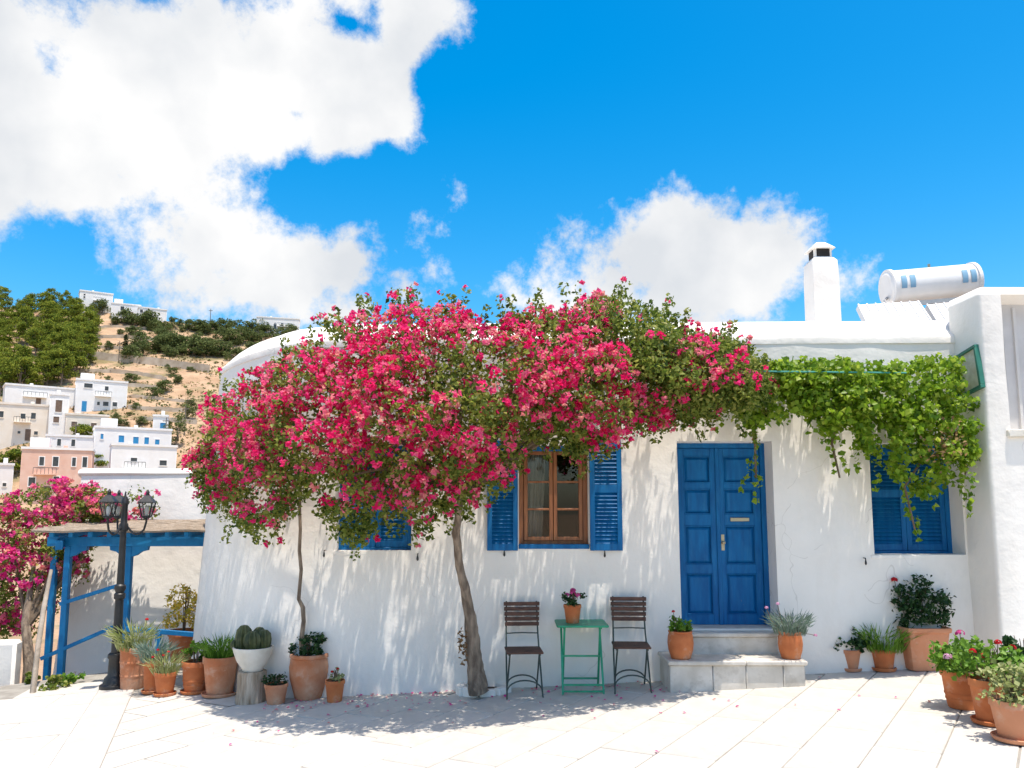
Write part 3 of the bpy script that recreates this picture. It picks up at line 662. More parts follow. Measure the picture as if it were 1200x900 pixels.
    q.box(x0-.01, x0+fw, Y-.03, Y+.08, z0-.02, z1); q.box(x1-fw, x1+.01, Y-.03, Y+.08, z0-.02, z1); q.box(x0+fw, x1-fw, Y-.03, Y+.08, z1-fw, z1+.01)
    q.build('door_frame', bl, H, bev=.004)
    xm = (x0+x1)/2 - .02; iz0 = z0+.005; iz1 = z1-fw-.003
    for li, (a, b) in enumerate(((x0+fw+.003, xm-.002), (xm+.002, x1-fw-.003))):
        st = .075; hgt = iz1-iz0; q = MB()
        rails = [0, .30, .345, .545, .60, .79, .835, 1.0]      # fractions of the leaf height: panels between rails from below
        bands = [(.0,.055),(.285,.335),(.555,.62),(.765,.80),(.955,1.0)]
        q.box(a, a+st, Y, Y+.045, iz0, iz1); q.box(b-st, b, Y, Y+.045, iz0, iz1)
        for f0, f1 in bands: q.box(a+st-.001, b-st+.001, Y+.002, Y+.043, iz0+f0*hgt, iz0+f1*hgt)
        leaf = q.build('door_leaf', bl, H, bev=.003)
        for (f0, f1), (g0, g1) in zip(bands, bands[1:]):
            c0 = iz0+f1*hgt; c1 = iz0+g0*hgt; q = MB(); u0, u1 = a+st-.002, b-st+.002; e = .045
            q.v = [(u0,Y+.028,c0-.002),(u1,Y+.028,c0-.002),(u1,Y+.028,c1+.002),(u0,Y+.028,c1+.002),
                   (u0+.015,Y+.030,c0+.015),(u1-.015,Y+.030,c0+.015),(u1-.015,Y+.030,c1-.015),(u0+.015,Y+.030,c1-.015),
                   (u0+e,Y+.008,c0+e),(u1-e,Y+.008,c0+e),(u1-e,Y+.008,c1-e),(u0+e,Y+.008,c1-e)]
            q.f = [(0,1,5,4),(1,2,6,5),(2,3,7,6),(3,0,4,7),(4,5,9,8),(5,6,10,9),(6,7,11,10),(7,4,8,11),(8,9,10,11)]
            q.build('panel', bl, leaf, smooth=0)
            q = MB(); m_ = .012
            q.box(u0, u1, Y-.004, Y+.03, c0, c0+m_); q.box(u0, u1, Y-.004, Y+.03, c1-m_, c1); q.box(u0, u0+m_, Y-.003, Y+.03, c0+m_, c1-m_); q.box(u1-m_, u1, Y-.003, Y+.03, c0+m_, c1-m_)
            q.build('moulding', bl, leaf, bev=.003)
        if li == 0:
            q = MB(); q.box(b-.018, b+.028, Y-.016, Y, iz0, iz1); q.build('cover_strip', bl, leaf, bev=.004)
        else:
            ms = (a+b)/2; mz = iz0+.59*hgt; q = MB(); q.box(ms-.11, ms+.11, Y-.012, Y+.001, mz-.022, mz+.022); q.build('mail_slot', MT['brass'], leaf, bev=.004)
            q = MB(); hx = a+.045; hz = iz0+.46*hgt; q.box(hx-.018, hx+.018, Y-.008, Y+.002, hz-.09, hz+.09); q.lathe([(.012,-.03),(.014,0),(.020,.02),(.018,.035),(.006,.042)], 12, (hx, 0, 0)); q.v[8:] = [(x, Y-.008-z-.02, y+hz) for x, y, z in q.v[8:]]
            q.build('door_handle', MT['brass'], leaf)
    q = MB(); q.box(x0-.02, x1+.02, .04, .42, z0-.05, z0+.004); q.build('threshold', MT['marble'], H, bev=.006)
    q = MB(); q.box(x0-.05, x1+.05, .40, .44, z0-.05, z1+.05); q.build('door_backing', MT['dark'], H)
    # ---- shutters
    def shutter(a, b, c0, c1, Yf, th=.04, open_=True, angle=0, hinge=None, name='shutter'):
        o = bpy.data.objects.new(name, None)
        st = .055; mid = c0 + (c1-c0)*.56; q = MB(); rl = .075
        q.box(a, a+st, Yf-th, Yf, c0, c1); q.box(b-st, b, Yf-th, Yf, c0, c1)
        for z_a, z_b in ((c0, c0+rl), (mid-.045, mid+.045), (c1-rl, c1)): q.box(a+st-.001, b-st+.001, Yf-th+.002, Yf-.002, z_a, z_b)
        fr = q.build(name, bl, H, bev=.003)
        for z_a, z_b in ((c0+rl, mid-.045), (mid+.045, c1-rl)):
            n = max(1, int((z_b-z_a)/.042)); stp = (z_b-z_a)/n
            for i in range(n):
                zc = z_a + (i+.5)*stp; q = MB(); q.box(a+st-.004, b-st+.004, Yf-th/2-.025, Yf-th/2+.025, zc-.004, zc+.004, rot=Matrix.Rotation(R(54), 3, 'X'))
                q.build('slat', bl, fr, smooth=0)
        return fr
    # window in the middle: open shutters lie against the wall, wooden casements
    x0, x1, z0, z1 = WC; sx0, sz0 = at(571,645,0).x, at(571,645,0).z; sx1 = at(729,645,0).x; sz1 = at(600,517,0).z
    shutter(sx0, x0-.012, sz0, sz1, -.03); shutter(x1+.012, sx1, sz0, sz1, -.03)
    wd = MT['wood']; Yw = .10; q = MB(); f = .055
    q.box(x0-.01, x0+f, Yw, Yw+.07, z0-.01, z1+.01); q.box(x1-f, x1+.01, Yw, Yw+.07, z0-.01, z1+.01); q.box(x0+f, x1-f, Yw, Yw+.07, z1-f, z1+.01); q.box(x0+f, x1-f, Yw, Yw+.07, z0-.01, z0+f)
    win = q.build('window', wd, H, bev=.004)
    q = MB(); q.box(x0-.005, x1+.005, Yw-.035, Yw-.004, z1-.06, z1+.008); q.build('window_head', bl, H, bev=.003)
    q = MB(); q.box(x0-.005, x1+.005, -.02, .09, z0-.03, z0+.02); q.build('window_board', bl, H, bev=.003)
    xm = (x0+x1)/2
    for a, b in ((x0+f+.003, xm-.003), (xm+.003, x1-f-.003)):
        q = MB(); s = .042; c0, c1 = z0+f+.003, z1-f-.003
        q.box(a, a+s, Yw-.02, Yw+.03, c0, c1); q.box(b-s, b, Yw-.02, Yw+.03, c0, c1)
        hb = (c1-c0-2*s)/3
        q.box(a+s-.001, b-s+.001, Yw-.018, Yw+.028, c0, c0+s); q.box(a+s-.001, b-s+.001, Yw-.018, Yw+.028, c1-s, c1)
        for k in (1, 2): q.box(a+s-.001, b-s+.001, Yw-.014, Yw+.024, c0+s+hb*k-.012, c0+s+hb*k+.012)
        q.build('casement', wd, win, bev=.003)
        for k in range(3):
            q = MB(); q.box(a+s-.004, b-s+.004, Yw+.006, Yw+.010, c0+s+hb*k+.01*(k>0), c0+s+hb*(k+1)-.01*(k<2)); q.build('pane', MT['glass'], win, smooth=0)
    # the room behind the window
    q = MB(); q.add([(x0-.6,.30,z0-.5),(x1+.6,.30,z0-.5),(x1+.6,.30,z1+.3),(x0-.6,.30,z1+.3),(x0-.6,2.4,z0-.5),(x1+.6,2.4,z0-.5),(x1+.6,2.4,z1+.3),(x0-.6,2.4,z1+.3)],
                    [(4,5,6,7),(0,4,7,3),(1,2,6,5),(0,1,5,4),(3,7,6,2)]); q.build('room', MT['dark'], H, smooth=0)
    q = MB(); n = 14
    for j, z in enumerate((z0+.02, z1-.05)):
        for i in range(n): q.v.append((x0+.06 + i*.016 + j*.05, .34 + .02*math.sin(i*1.7), z))
    q.f = [(i, i+1, n+i+1, n+i) for i in range(n-1)]; q.build('curtain', MT['cloth'], H)
    # closed shutters in the other two windows
    def closed(W, Yf, back):
        a, b, c0, c1 = W; q = MB(); f = .05
        q.box(a-.01, a+f, Yf-.02, Yf+.05, c0-.01, c1+.01); q.box(b-f, b+.01, Yf-.02, Yf+.05, c0-.01, c1+.01); q.box(a+f, b-f, Yf-.02, Yf+.05, c1-f, c1+.01); q.box(a+f, b-f, Yf-.02, Yf+.05, c0-.01, c0+.03)
        q.build('window_frame', bl, H, bev=.004); m = (a+b)/2
        shutter(a+f+.002, m-.002, c0+.032, c1-f-.002, Yf+.03); shutter(m+.002, b-f-.002, c0+.032, c1-f-.002, Yf+.03)
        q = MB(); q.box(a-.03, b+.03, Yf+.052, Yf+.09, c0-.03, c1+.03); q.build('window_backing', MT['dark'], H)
    closed(WL, .10, .1); closed(WR, .28, .1)
    # sills just under the openings
    for (a, b, c0, c1), o_ in ((WC, .0), (WL, 0), (WR, 0)):
        q = MB(); q.box(a-.04, b+.04, -.012, .10, c0-.05, c0-.001); q.build('sill', pl, H, bev=.008)
    # shutter stays on the wall
    for px, py in ((381,648),(490,652),(591,647),(708,648),(1012,657)):
        p = at(px, py, 0); q = MB(); q.tube([(p.x,-.0,p.z+.03),(p.x,-.05,p.z+.03),(p.x,-.055,p.z)], .006, 6); q.lathe([(.004,-.045),(.013,-.03),(.011,-.01),(.005,.02)], 8, (p.x,-.055,p.z)); q.build('shutter_stay', MT['iron'], H)
    # chimney
    a = at(955, 380, 1.6); b = at(987, 380, 1.6); t = at(970, 300, 1.6).z; bz = TOPZ; cx = (a.x+b.x)/2; hw = (b.x-a.x)/2
    q = MB(); 
    for z, s in ((bz-.2, 1.0), (t-.25, .97), (t-.05, .93), (t, .74), (t+.02,.62)):
        q.v += [(cx-hw*s,1.6+hw*(1-s),z),(cx+hw*s,1.6+hw*(1-s),z),(cx+hw*s,1.6+hw*(1+s),z),(cx-hw*s,1.6+hw*(1+s),z)]
    for i in range(4): q.f += [(i*4+j, i*4+(j+1)%4, i*4+4+(j+1)%4, i*4+4+j) for j in range(4)]
    q.f += [(16,17,18,19)]
    ch = q.build('chimney', pl, H, bev=.006)
    q = MB(); s = hw*.62; q.box(cx-s,cx+s,1.6+hw-s,1.6+hw+s,t,t+.14); q.build('flue', MT['dark'], ch)
    q = MB()
    for sx in (-1,1):
        q.box(min(cx+sx*s*.75, cx+sx*s*1.05), max(cx+sx*s*.75, cx+sx*s*1.05), 1.6+hw-s*1.02, 1.6+hw-s*.6, t, t+.16)
    e = hw*.9; zt = t+.13; q.v_ = None
    q.add([(cx-e,1.6+hw-e,zt),(cx+e,1.6+hw-e,zt),(cx+e,1.6+hw+e,zt),(cx-e,1.6+hw+e,zt),(cx-e*.35,1.6+hw-e*.35,zt+.11),(cx+e*.35,1.6+hw-e*.35,zt+.11),(cx+e*.35,1.6+hw+e*.35,zt+.11),(cx-e*.35,1.6+hw+e*.35,zt+.11)],
          [(3,2,1,0),(4,5,6,7),(0,1,5,4),(1,2,6,5),(2,3,7,6),(3,0,4,7)])
    q.build('chimney_cap', pl, ch, bev=.008)
    return H
HOUSE = build_house()

# ------------------------------------------------------------------ steps
def build_steps():
    x0, x1, z0, _ = DOOR; zt = z0 - .04; Yf = -.62
    a = at(783, 775, Yf); b = at(947, 777, Yf); z1 = a.z
    o = empty('entrance_steps', (a.x, Yf, gz(a.x)), 0, 'pale marble entrance steps below the blue double door', 'steps'); L = Vector(o.location)
    def bx(name, xa, xb, ya, yb, za, zb, m=MT['marble'], bev=.008):
        q = MB(); q.box(xa-L.x, xb-L.x, ya-L.y, yb-L.y, za-L.z, zb-L.z); return q.build(name, m, o, bev=bev)
    # lower step: riser stones and tread slabs
    xs = [a.x+.02, a.x+.46, a.x+.80, a.x+1.18, b.x-.02]
    for u, v in zip(xs, xs[1:]): bx('riser_stone', u+.002, v-.002, Yf+.03, .02, -.3, z1-.045)
    for u, v in zip([a.x, a.x+.8, b.x-.0], [a.x+.798, b.x]): bx('tread_slab', u, v, Yf, .02, z1-.045, z1, bev=.010)
    zu = z0 - .012; xu0, xu1 = at(808, 745, -.22).x, at(914, 745, -.22).x
    bx('upper_riser', xu0+.02, xu1-.02, -.20, .05, z1-.02, zu-.045)
    bx('upper_tread', xu0, xu1, -.23, .06, zu-.045, zu, bev=.010)
    return z1
STEPZ = build_steps()

# ------------------------------------------------------------------ neighbouring house on the right
def build_neighbour():
    pl = MT['plaster']; o = empty('neighbour_house', (5.0,-.5,0), 0, 'tall white neighbouring house wall with a recessed window and framed plaque', 'house'); L = Vector(o.location)
    Yf = -.52; xl = at(1160, 470, Yf).x; zt = at(1175, 333, Yf).z; wx0 = at(1178, 420, Yf).x; wz0 = at(1180, 505, Yf).z; wz1 = at(1180, 345, Yf).z
    def P(x, y, z): return (x-L.x, y-L.y, z-L.z)
    q = MB(); zs = list(np.linspace(-.6, zt-.12, 40)); W2 = wx0 + .95; xr = 11.0
    # front skin with an opening, left flank, rounded corner
    sect = [(xl-.055,.07),(xl-.05,-.02),(xl-.04,Yf+.05),(xl-.03,Yf+.015),(xl-.005,Yf),(wx0,Yf),(W2,Yf),(xr,Yf)]
    wz = sorted(zs + [wz0, wz1])
    n = len(sect)
    for z in wz:
        for i, (x, y) in enumerate(sect):
            f_ = .010*noise.noise((x*2, y*2+z*1.1, 4)); q.v.append(P(x + (f_ if i < 4 else 0) - .02*(1-z/zt)*(i<5), y + f_, z))
    for j in range(len(wz)-1):
        for i in range(n-1):
            if i == 5 and wz[j] >= wz0-1e-6 and wz[j+1] <= wz1+1e-6: continue
            q.f.append((j*n+i, j*n+i+1, (j+1)*n+i+1, (j+1)*n+i))
    # rounded top
    last = (len(wz)-1)*n; k = len(q.v)
    for i, (x, y) in enumerate(sect): q.v.append(P(x+(.05 if i < 5 else .0), y+.05, zt-.02)) 
    for i, (x, y) in enumerate(sect): q.v.append(P(x+(.14 if i < 5 else 0), y+.16, zt))
    for i, (x, y) in enumerate(sect): q.v.append(P(x+(.14 if i < 5 else 0), .08, zt-.01))
    for r_ in range(3):
        A = last if r_ == 0 else k+(r_-1)*n; B = k+r_*n
        q.f += [(A+i, A+i+1, B+i+1, B+i) for i in range(n-1)]
    # reveals of the window recess
    d = .22
    V = [P(wx0,Yf,wz0),P(W2,Yf,wz0),P(W2,Yf,wz1),P(wx0,Yf,wz1),P(wx0+.10,Yf+d,wz0+.02),P(W2-.06,Yf+d,wz0+.02),P(W2-.06,Yf+d,wz1-.06),P(wx0+.10,Yf+d,wz1-.06)]
    q.add(V, [(0,1,5,4),(1,2,6,5),(2,3,7,6),(3,0,4,7)])
    q.build('wall', pl, o, smooth=50)
    q = MB(); q.box(wx0+.10-L.x, W2-.06-L.x, Yf+d-L.y-.003, Yf+d+.05-L.y, wz0, wz1-.05); w_ = q.build('window', mat('grey_shutter', (.55,.53,.52), (.62,.6,.59), rough=.6), o)
    q = MB(); q.box(wx0+.24-L.x, wx0+.27-L.x, Yf+d-.03-L.y, Yf+d-L.y, wz0+.03, wz1-.1); q.box(wx0+.48-L.x, wx0+.51-L.x, Yf+d-.03-L.y, Yf+d-L.y, wz0+.03, wz1-.1); q.build('frame', MT['greyplaster'], w_)
    q = MB(); q.box(wx0-.05-L.x, W2+.05-L.x, Yf-.05-L.y, Yf+d-L.y, wz0-.07, wz0+.015); q.build('sill', MT['stone_white'], o, bev=.012)
    q = MB(); q.box(11-L.x-.1, 11-L.x, -.4-L.y, 6-L.y, -.5, zt-.3); q.box(xl+.02-L.x, 10.9-L.x, .03-L.y, .085-L.y, TOPZ-.6, zt-.015); q.build('side_wall', pl, o)
    # framed plaque on the flank
    pc = at(1143, 437, -.22); s = empty('wall_plaque', (xl-.055, -.25, pc.z), 0, 'small square plaque in a green frame on the neighbouring wall', 'sign')
    h = .21; q = MB(); q.box(-.015,.02,-h,h,-h,h); pn = q.build('panel', mat('plaque_stone', (.52,.47,.36), (.66,.62,.52), scale=14, rough=.7, bump=.3, bscale=30), s)
    q = MB(); t = .035
    q.box(-.035,.02,-h-t,h+t,h,h+t); q.box(-.035,.02,-h-t,h+t,-h-t,-h); q.box(-.035,.02,-h-t,-h,-h,h); q.box(-.035,.02,h,h+t,-h,h); q.build('frame', mat('plaque_green', (.02,.14,.10), (.03,.2,.14), rough=.5), s, bev=.004)
    s.rotation_euler = (R(-8), 0, 0)
build_neighbour()

# ------------------------------------------------------------------ solar water heater on the roof
def build_heater():
    Y = 2.6; a = at(1040, 338, Y); b = at(1140, 330, Y); r = .26; c = (a+b)/2
    o = empty('solar_water_heater', (c.x, Y, TOPZ+.05), 0, 'white cylindrical solar water heater tank with collector panels on the flat roof', 'water heater'); L = Vector(o.location)
    hl = (b.x-a.x)/2; dz = (b.z-a.z)/2*1.1; cz = c.z - L.z
    A = Vector((-hl, 0, cz-dz)); B = Vector((hl, 0, cz+dz)); d = (B-A).normalized()
    MB().tube([A-d*.03, A, A+d*.05, B-d*.05, B, B+d*.03], [r*.8, r*.97, r, r, r*.97, r*.8], 28).build('tank', MT['metal'], o, smooth=30)
    for p in (A+d*.02, B-d*.02): MB().tube([p-d*.025, p+d*.025], r+.022, 28).build('end_ring', MT['metal'], o)
    for t in (.10, .20, .80, .90):
        p = A.lerp(B, t); q = MB(); n = 20
        for k in range(n+1):
            an = R(152) + R(44)*k/n; 
            for e in (-.04, .04): q.v.append(p + d*e + Vector((0, math.cos(an)*(r+.008), math.sin(an)*(r+.008)))*1)
        q.f = [(2*k, 2*k+1, 2*k+3, 2*k+2) for k in range(n)]
        q.build('strap', MT['strap'], o)
    MB().tube([B+d*.02+Vector((0,0,-.1)), B+d*.14+Vector((0,-.02,-.16)), B+d*.16+Vector((0,-.1,-.5)), B+d*.1+Vector((0,-.2,-.75))], .022, 8).build('pipe', MT['greymetal'], o)
    MB().tube([A-d*.02+Vector((0,-.02,-.14)), A-d*.10+Vector((0,-.1,-.2)), A-d*.10+Vector((0,-.3,-.45)), A+Vector((0,-.4,-.55))], .02, 8).build('pipe', MT['greymetal'], o)
    MB().tube([A.lerp(B,.5)+Vector((0,0,r-.01)), A.lerp(B,.5)+Vector((0,0,r+.06))], .02, 8).build('valve', MT['brass'], o)
    q = MB(); q.box(-hl-.05, hl+.05, -.27, -.22, -.06, .0); q.v = [(x, y, z + cz - r - .02 + dz*x/hl) for x, y, z in q.v]
    q.build('tank_rail', MT['greymetal'], o)
    q = MB()
    for x in (-hl+.1, -.1, hl-.12):
        q.bar((x, -.2, cz-r-.03+dz*x/hl), (x, -.2, -.02), .035, .035, (0,1,0)); q.bar((x, .25, cz-r*.6+dz*x/hl), (x, .25, -.02), .035, .035, (0,1,0))
    q.bar((hl+.03,0,cz+dz), (hl+.10,.05,cz+dz-.1), .08, .10); q.build('stand', MT['greymetal'], o)
    for xa, xb in ((at(1005,360,Y-.5).x-L.x, at(1078,360,Y-.5).x-L.x), (at(1086,360,Y-.5).x-L.x, at(1128,360,Y-.5).x-L.x)):
        zt = at(1060, 352, Y-.5).z - L.z; q = MB()
        q.v = [(xa-.04,-1.3,.0),(xb+.02,-1.3,.0),(xb,-.45,zt),(xa+.03,-.45,zt-.05),(xa-.04,-1.22,-.06),(xb+.02,-1.22,-.06),(xb,-.37,zt-.05),(xa+.03,-.37,zt-.1)]
        q.f = [(0,1,2,3),(4,7,6,5),(0,4,5,1),(2,6,7,3),(1,5,6,2),(0,3,7,4)]
        pn = q.build('collector_panel', mat('panel_cover', (.6,.6,.6), (.72,.72,.72), scale=6, rough=.35, stretch=(6,.3,.3)), o)
        nrib = max(3, int((xb-xa)/.12))
        q = MB()
        for k in range(nrib+1):
            t = k/nrib; q.bar((xa-.04+(xb+.06-xa)*t,-1.305,.01), (xa+.03+(xb-xa-.03)*t,-.455,zt-.05+.05*t+.005), .018, .02)
        q.build('rib', MT['metal'], pn)
build_heater()

# ------------------------------------------------------------------ bougainvillea over the facade
def scatter_clumps(clumps, nl, nb, rad, lsize, bsize, cap_front=.5):
    """clumps: list of (pos, flower 0..1). returns leaf part and bract part"""
    LC = []; LV = []; BC = []; BD = []; BV = []
    for p, fl in clumps:
        sc = random.uniform(.75, 1.25); e = np.array([1.15, 1, .85])*rad*sc
        n1 = int(nl*(1.15 - .75*fl)*random.uniform(.7, 1.2)); d = rvec(n1)*(rng.uniform(.15, 1, n1)**.5)[:, None]
        LC.append(np.array(p) + d*e); LV.append(np.clip(rng.normal(.50, .24, n1) + .18*random.uniform(-1, 1), 0, 1))
        n2 = int(nb*fl*random.uniform(.7, 1.3)); nbun = max(1, round(n2/9)) if n2 else 0
        for _b in range(nbun):
            m_ = max(4, n2//nbun); dc = unit(rvec(1) + np.array([[.12, -.6, .6]])); c = np.array(p) + dc[0]*e*random.uniform(.8, 1.15)
            d = unit(rvec(m_) + dc*.7); BC.append(c + d*rng.uniform(.2, 1, m_)[:, None]*rad*.40); BD.append(d + rvec(m_)*.35)
            BV.append(np.clip(rng.normal(.42, .15, m_) + random.choice((-.32,-.15,0,0,.15,.3,.45)), 0, 1))
    LC = np.concatenate(LC); LV = np.concatenate(LV); BC = np.concatenate(BC); BD = np.concatenate(BD); BV = np.concatenate(BV)
    lp = rand_leaves(LC, lsize*rng.uniform(.6, 1.35, len(LC)), LV, up=.35, front=.65)
    bp = bracts(BC, BD, bsize*rng.uniform(.7, 1.25, len(BC)), BV)
    return lp, bp
def build_bougainvillea():
    T = empty('bougainvillea_tree', tuple(ground(559, 806)), 0, 'gnarled bougainvillea tree spreading a canopy of magenta blossom over the house front', 'tree'); L = Vector(T.location)
    tx = [212,225,235,250,270,300,330,345,365,385,420,445,470,500,525,560,600,640,675,705,735,760,790,830,865,900]
    ty = [560,530,500,470,452,432,414,404,388,376,374,362,352,362,358,376,368,362,352,344,346,360,372,386,402,424]
    bx = [212,230,245,262,285,305,330,350,375,395,410,430,450,470,490,510,540,565,585,605,625,660,690,712,740,765,800,835,860,885,900]
    by = [545,560,600,615,620,632,610,585,592,615,640,622,605,606,618,604,602,596,578,540,522,518,540,530,518,505,498,492,490,500,500]
    fx = [210,250,300,400,500,570,620,700,800,880,900]; fd = [.35,.7,1.3,1.8,1.95,1.95,1.9,1.75,1.45,1.05,.85]
    wx = [205,240,270,300,330,370,400]; wy = [1.7,1.4,.75,.38,.15,.0,0]
    clumps = []
    def frnd(x, v):
        base = np.interp(x, [210,250,300,560,600,700,800,850,900], [.48,.50,.74,.70,.48,.46,.48,.46,.12])
        lowv = np.interp(x, [210,300,430,500,560,900], [.3,.25,.45,.6,.6,.5])
        return base*np.interp(v, [0,.1,.55,.8,1], [.75,1,1,lowv+.1,lowv])
    for _ in range(2050):
        x = random.uniform(212, 900); t = np.interp(x, tx, ty); b = np.interp(x, bx, by)
        v = random.random(); y = t + 7 + (b-t-12)*v
        F = np.interp(x, fx, fd); bk = np.interp(x, wx, wy)
        pr = .42 + .58*math.sin(math.pi*min(1, .10+.86*v))**.8                       # dome: set back at the top, proud in the middle
        wgt = random.random()**.55; Y = bk - .10 - (F*pr)*wgt
        if v < .12: Y += random.uniform(-.1, .35)
        p = at(x, y, Y)
        n_ = noise.noise((p.x*2.1, p.z*2.6, p.y*1.2)); n2 = noise.noise((p.x*.9+9, p.z*1.0, 3))
        if n_ < -.33 and x > 330: continue
        if x < 320 and noise.noise((p.x*2.6+4, p.z*2.6, 1)) < np.interp(x, [212,250,320], [.15,-.12,-.4]): continue
        if v > .8 and noise.noise((p.x*3.1, p.z*3.1, 8)) < -.22: continue
        fl = frnd(x, v)*1.0 + .95*n_ + .40*n2
        fl = 0 if fl < .40 else min(1, (fl-.25)*1.7)
        if wgt < .35: fl *= .3
        clumps.append((tuple(p - L), fl))
    # sprigs breaking the outline, upwards and hanging
    for _ in range(95):
        x = random.uniform(225, 880); up = random.random() < .55; F = np.interp(x, fx, fd); bk = np.interp(x, wx, wy)
        y = np.interp(x, tx, ty) + 8 if up else np.interp(x, bx, by) - 8; Y = bk - random.uniform(.15, .6)*F
        p = at(x, y, Y); d = Vector((random.uniform(-.5,.5), random.uniform(-.3,.3), 1 if up else -1)).normalized(); ln = random.uniform(.10, .30 if up else .28)
        for k in range(3): clumps.append((tuple(p - L + d*ln*(k+1)/3 + Vector((0,0,0))), random.choice((0,0,.35,.7)) if k == 2 else 0))
    big = [c for i, c in enumerate(clumps) if i < len(clumps)-285]; small = clumps[len(big):]
    l1, b1 = scatter_clumps(big, 36, 34, .135, .055, .033); l2, b2 = scatter_clumps(small, 10, 10, .05, .05, .032)
    cloud('leaves', [l1, l2], MT['leaf'], T); cloud('blossom', [b1, b2], MT['bract'], T)
    # trunk
    tp = [(561,812,-.42,.165),(560,800,-.42,.15),(557,780,-.42,.135),(554,755,-.43,.118),(552,730,-.45,.098),(547,703,-.5,.082),(541,675,-.56,.068),(537,650,-.62,.062),(534,625,-.7,.06),(537,605,-.78,.056),(541,580,-.85,.05),(540,540,-.9,.045)]
    P = [at(x, y, Y) - L for x, y, Y, r in tp]; Q = []; rad = []
    for i in range(len(P)-1):
        for k in range(4):
            t = k/4; Q.append(P[i].lerp(P[i+1], t) + Vector((noise.noise((i+t,0,1)), noise.noise((i+t,5,1)), 0))*.018); rad.append((tp[i][3]*(1-t)+tp[i+1][3]*t)*.66*(1+.12*noise.noise(((i+t)*2.3,9,2))))
    MB().tube(Q, rad, 14, wob=.10).build('trunk', MT['bark'], T, smooth=70)
    top = P[-2]
    ends = [(300,480,-.3),(260,520,.4),(350,440,-.6),(420,420,-.7),(470,480,-1.3),(400,560,-1.2),(500,400,-.4),(560,430,-.8),(620,420,-.7),(680,400,-.4),(720,460,-.6),(790,430,-.4),(840,440,-.4),(650,500,-.9),(580,540,-1.1),(480,570,-1.2)]
    for x, y, Y in ends:
        e = at(x, y, Y) - L; m1 = top.lerp(e, .35) + Vector((random.uniform(-.1,.1), random.uniform(-.1,.1), .18)); m2 = top.lerp(e, .7) + Vector((random.uniform(-.1,.1), random.uniform(-.1,.1), .14))
        MB().tube([top, m1, m2, e], [.035,.025,.016,.007], 6).build('branch', MT['twig'], T)
    # tuft of side shoots on the trunk foot
    # suckers and dry leaves
    C = np.array([tuple(at(543+random.uniform(-6,4), 735+random.uniform(0,45), -.5) - L) for _ in range(60)])
    cloud('shoot_leaves', [rand_leaves(C, rng.uniform(.03,.06,60), rng.uniform(0,.5,60))], MT['drygreen'], T)
    # whitewashed stone ring at the foot
    g = ground(567, 811); r_ = empty('tree_ring', (g.x, g.y, gz(g.x)), 0, 'low whitewashed stone kerb around the foot of the gnarled trunk', 'kerb')
    k = 9
    for i in range(k):
        a0 = 2*math.pi*i/k; rr = .25; q = MB(); q.box(-.085,.085,-.045,.045,-.03,.07+random.uniform(-.01,.01), rot=Matrix.Rotation(a0+math.pi/2,3,'Z'), piv=(0,0,0))
        q.v = [(x+rr*math.cos(a0), y+rr*math.sin(a0)*.75+.0, z) for x, y, z in q.v]; q.build('kerb_stone', MT['plaster'], r_, bev=.012)
    MB().lathe([(.22,-.02),(.22,.03),(.0,.035)], 16, cap=False).build('soil', MT['soil'], r_)
build_bougainvillea()

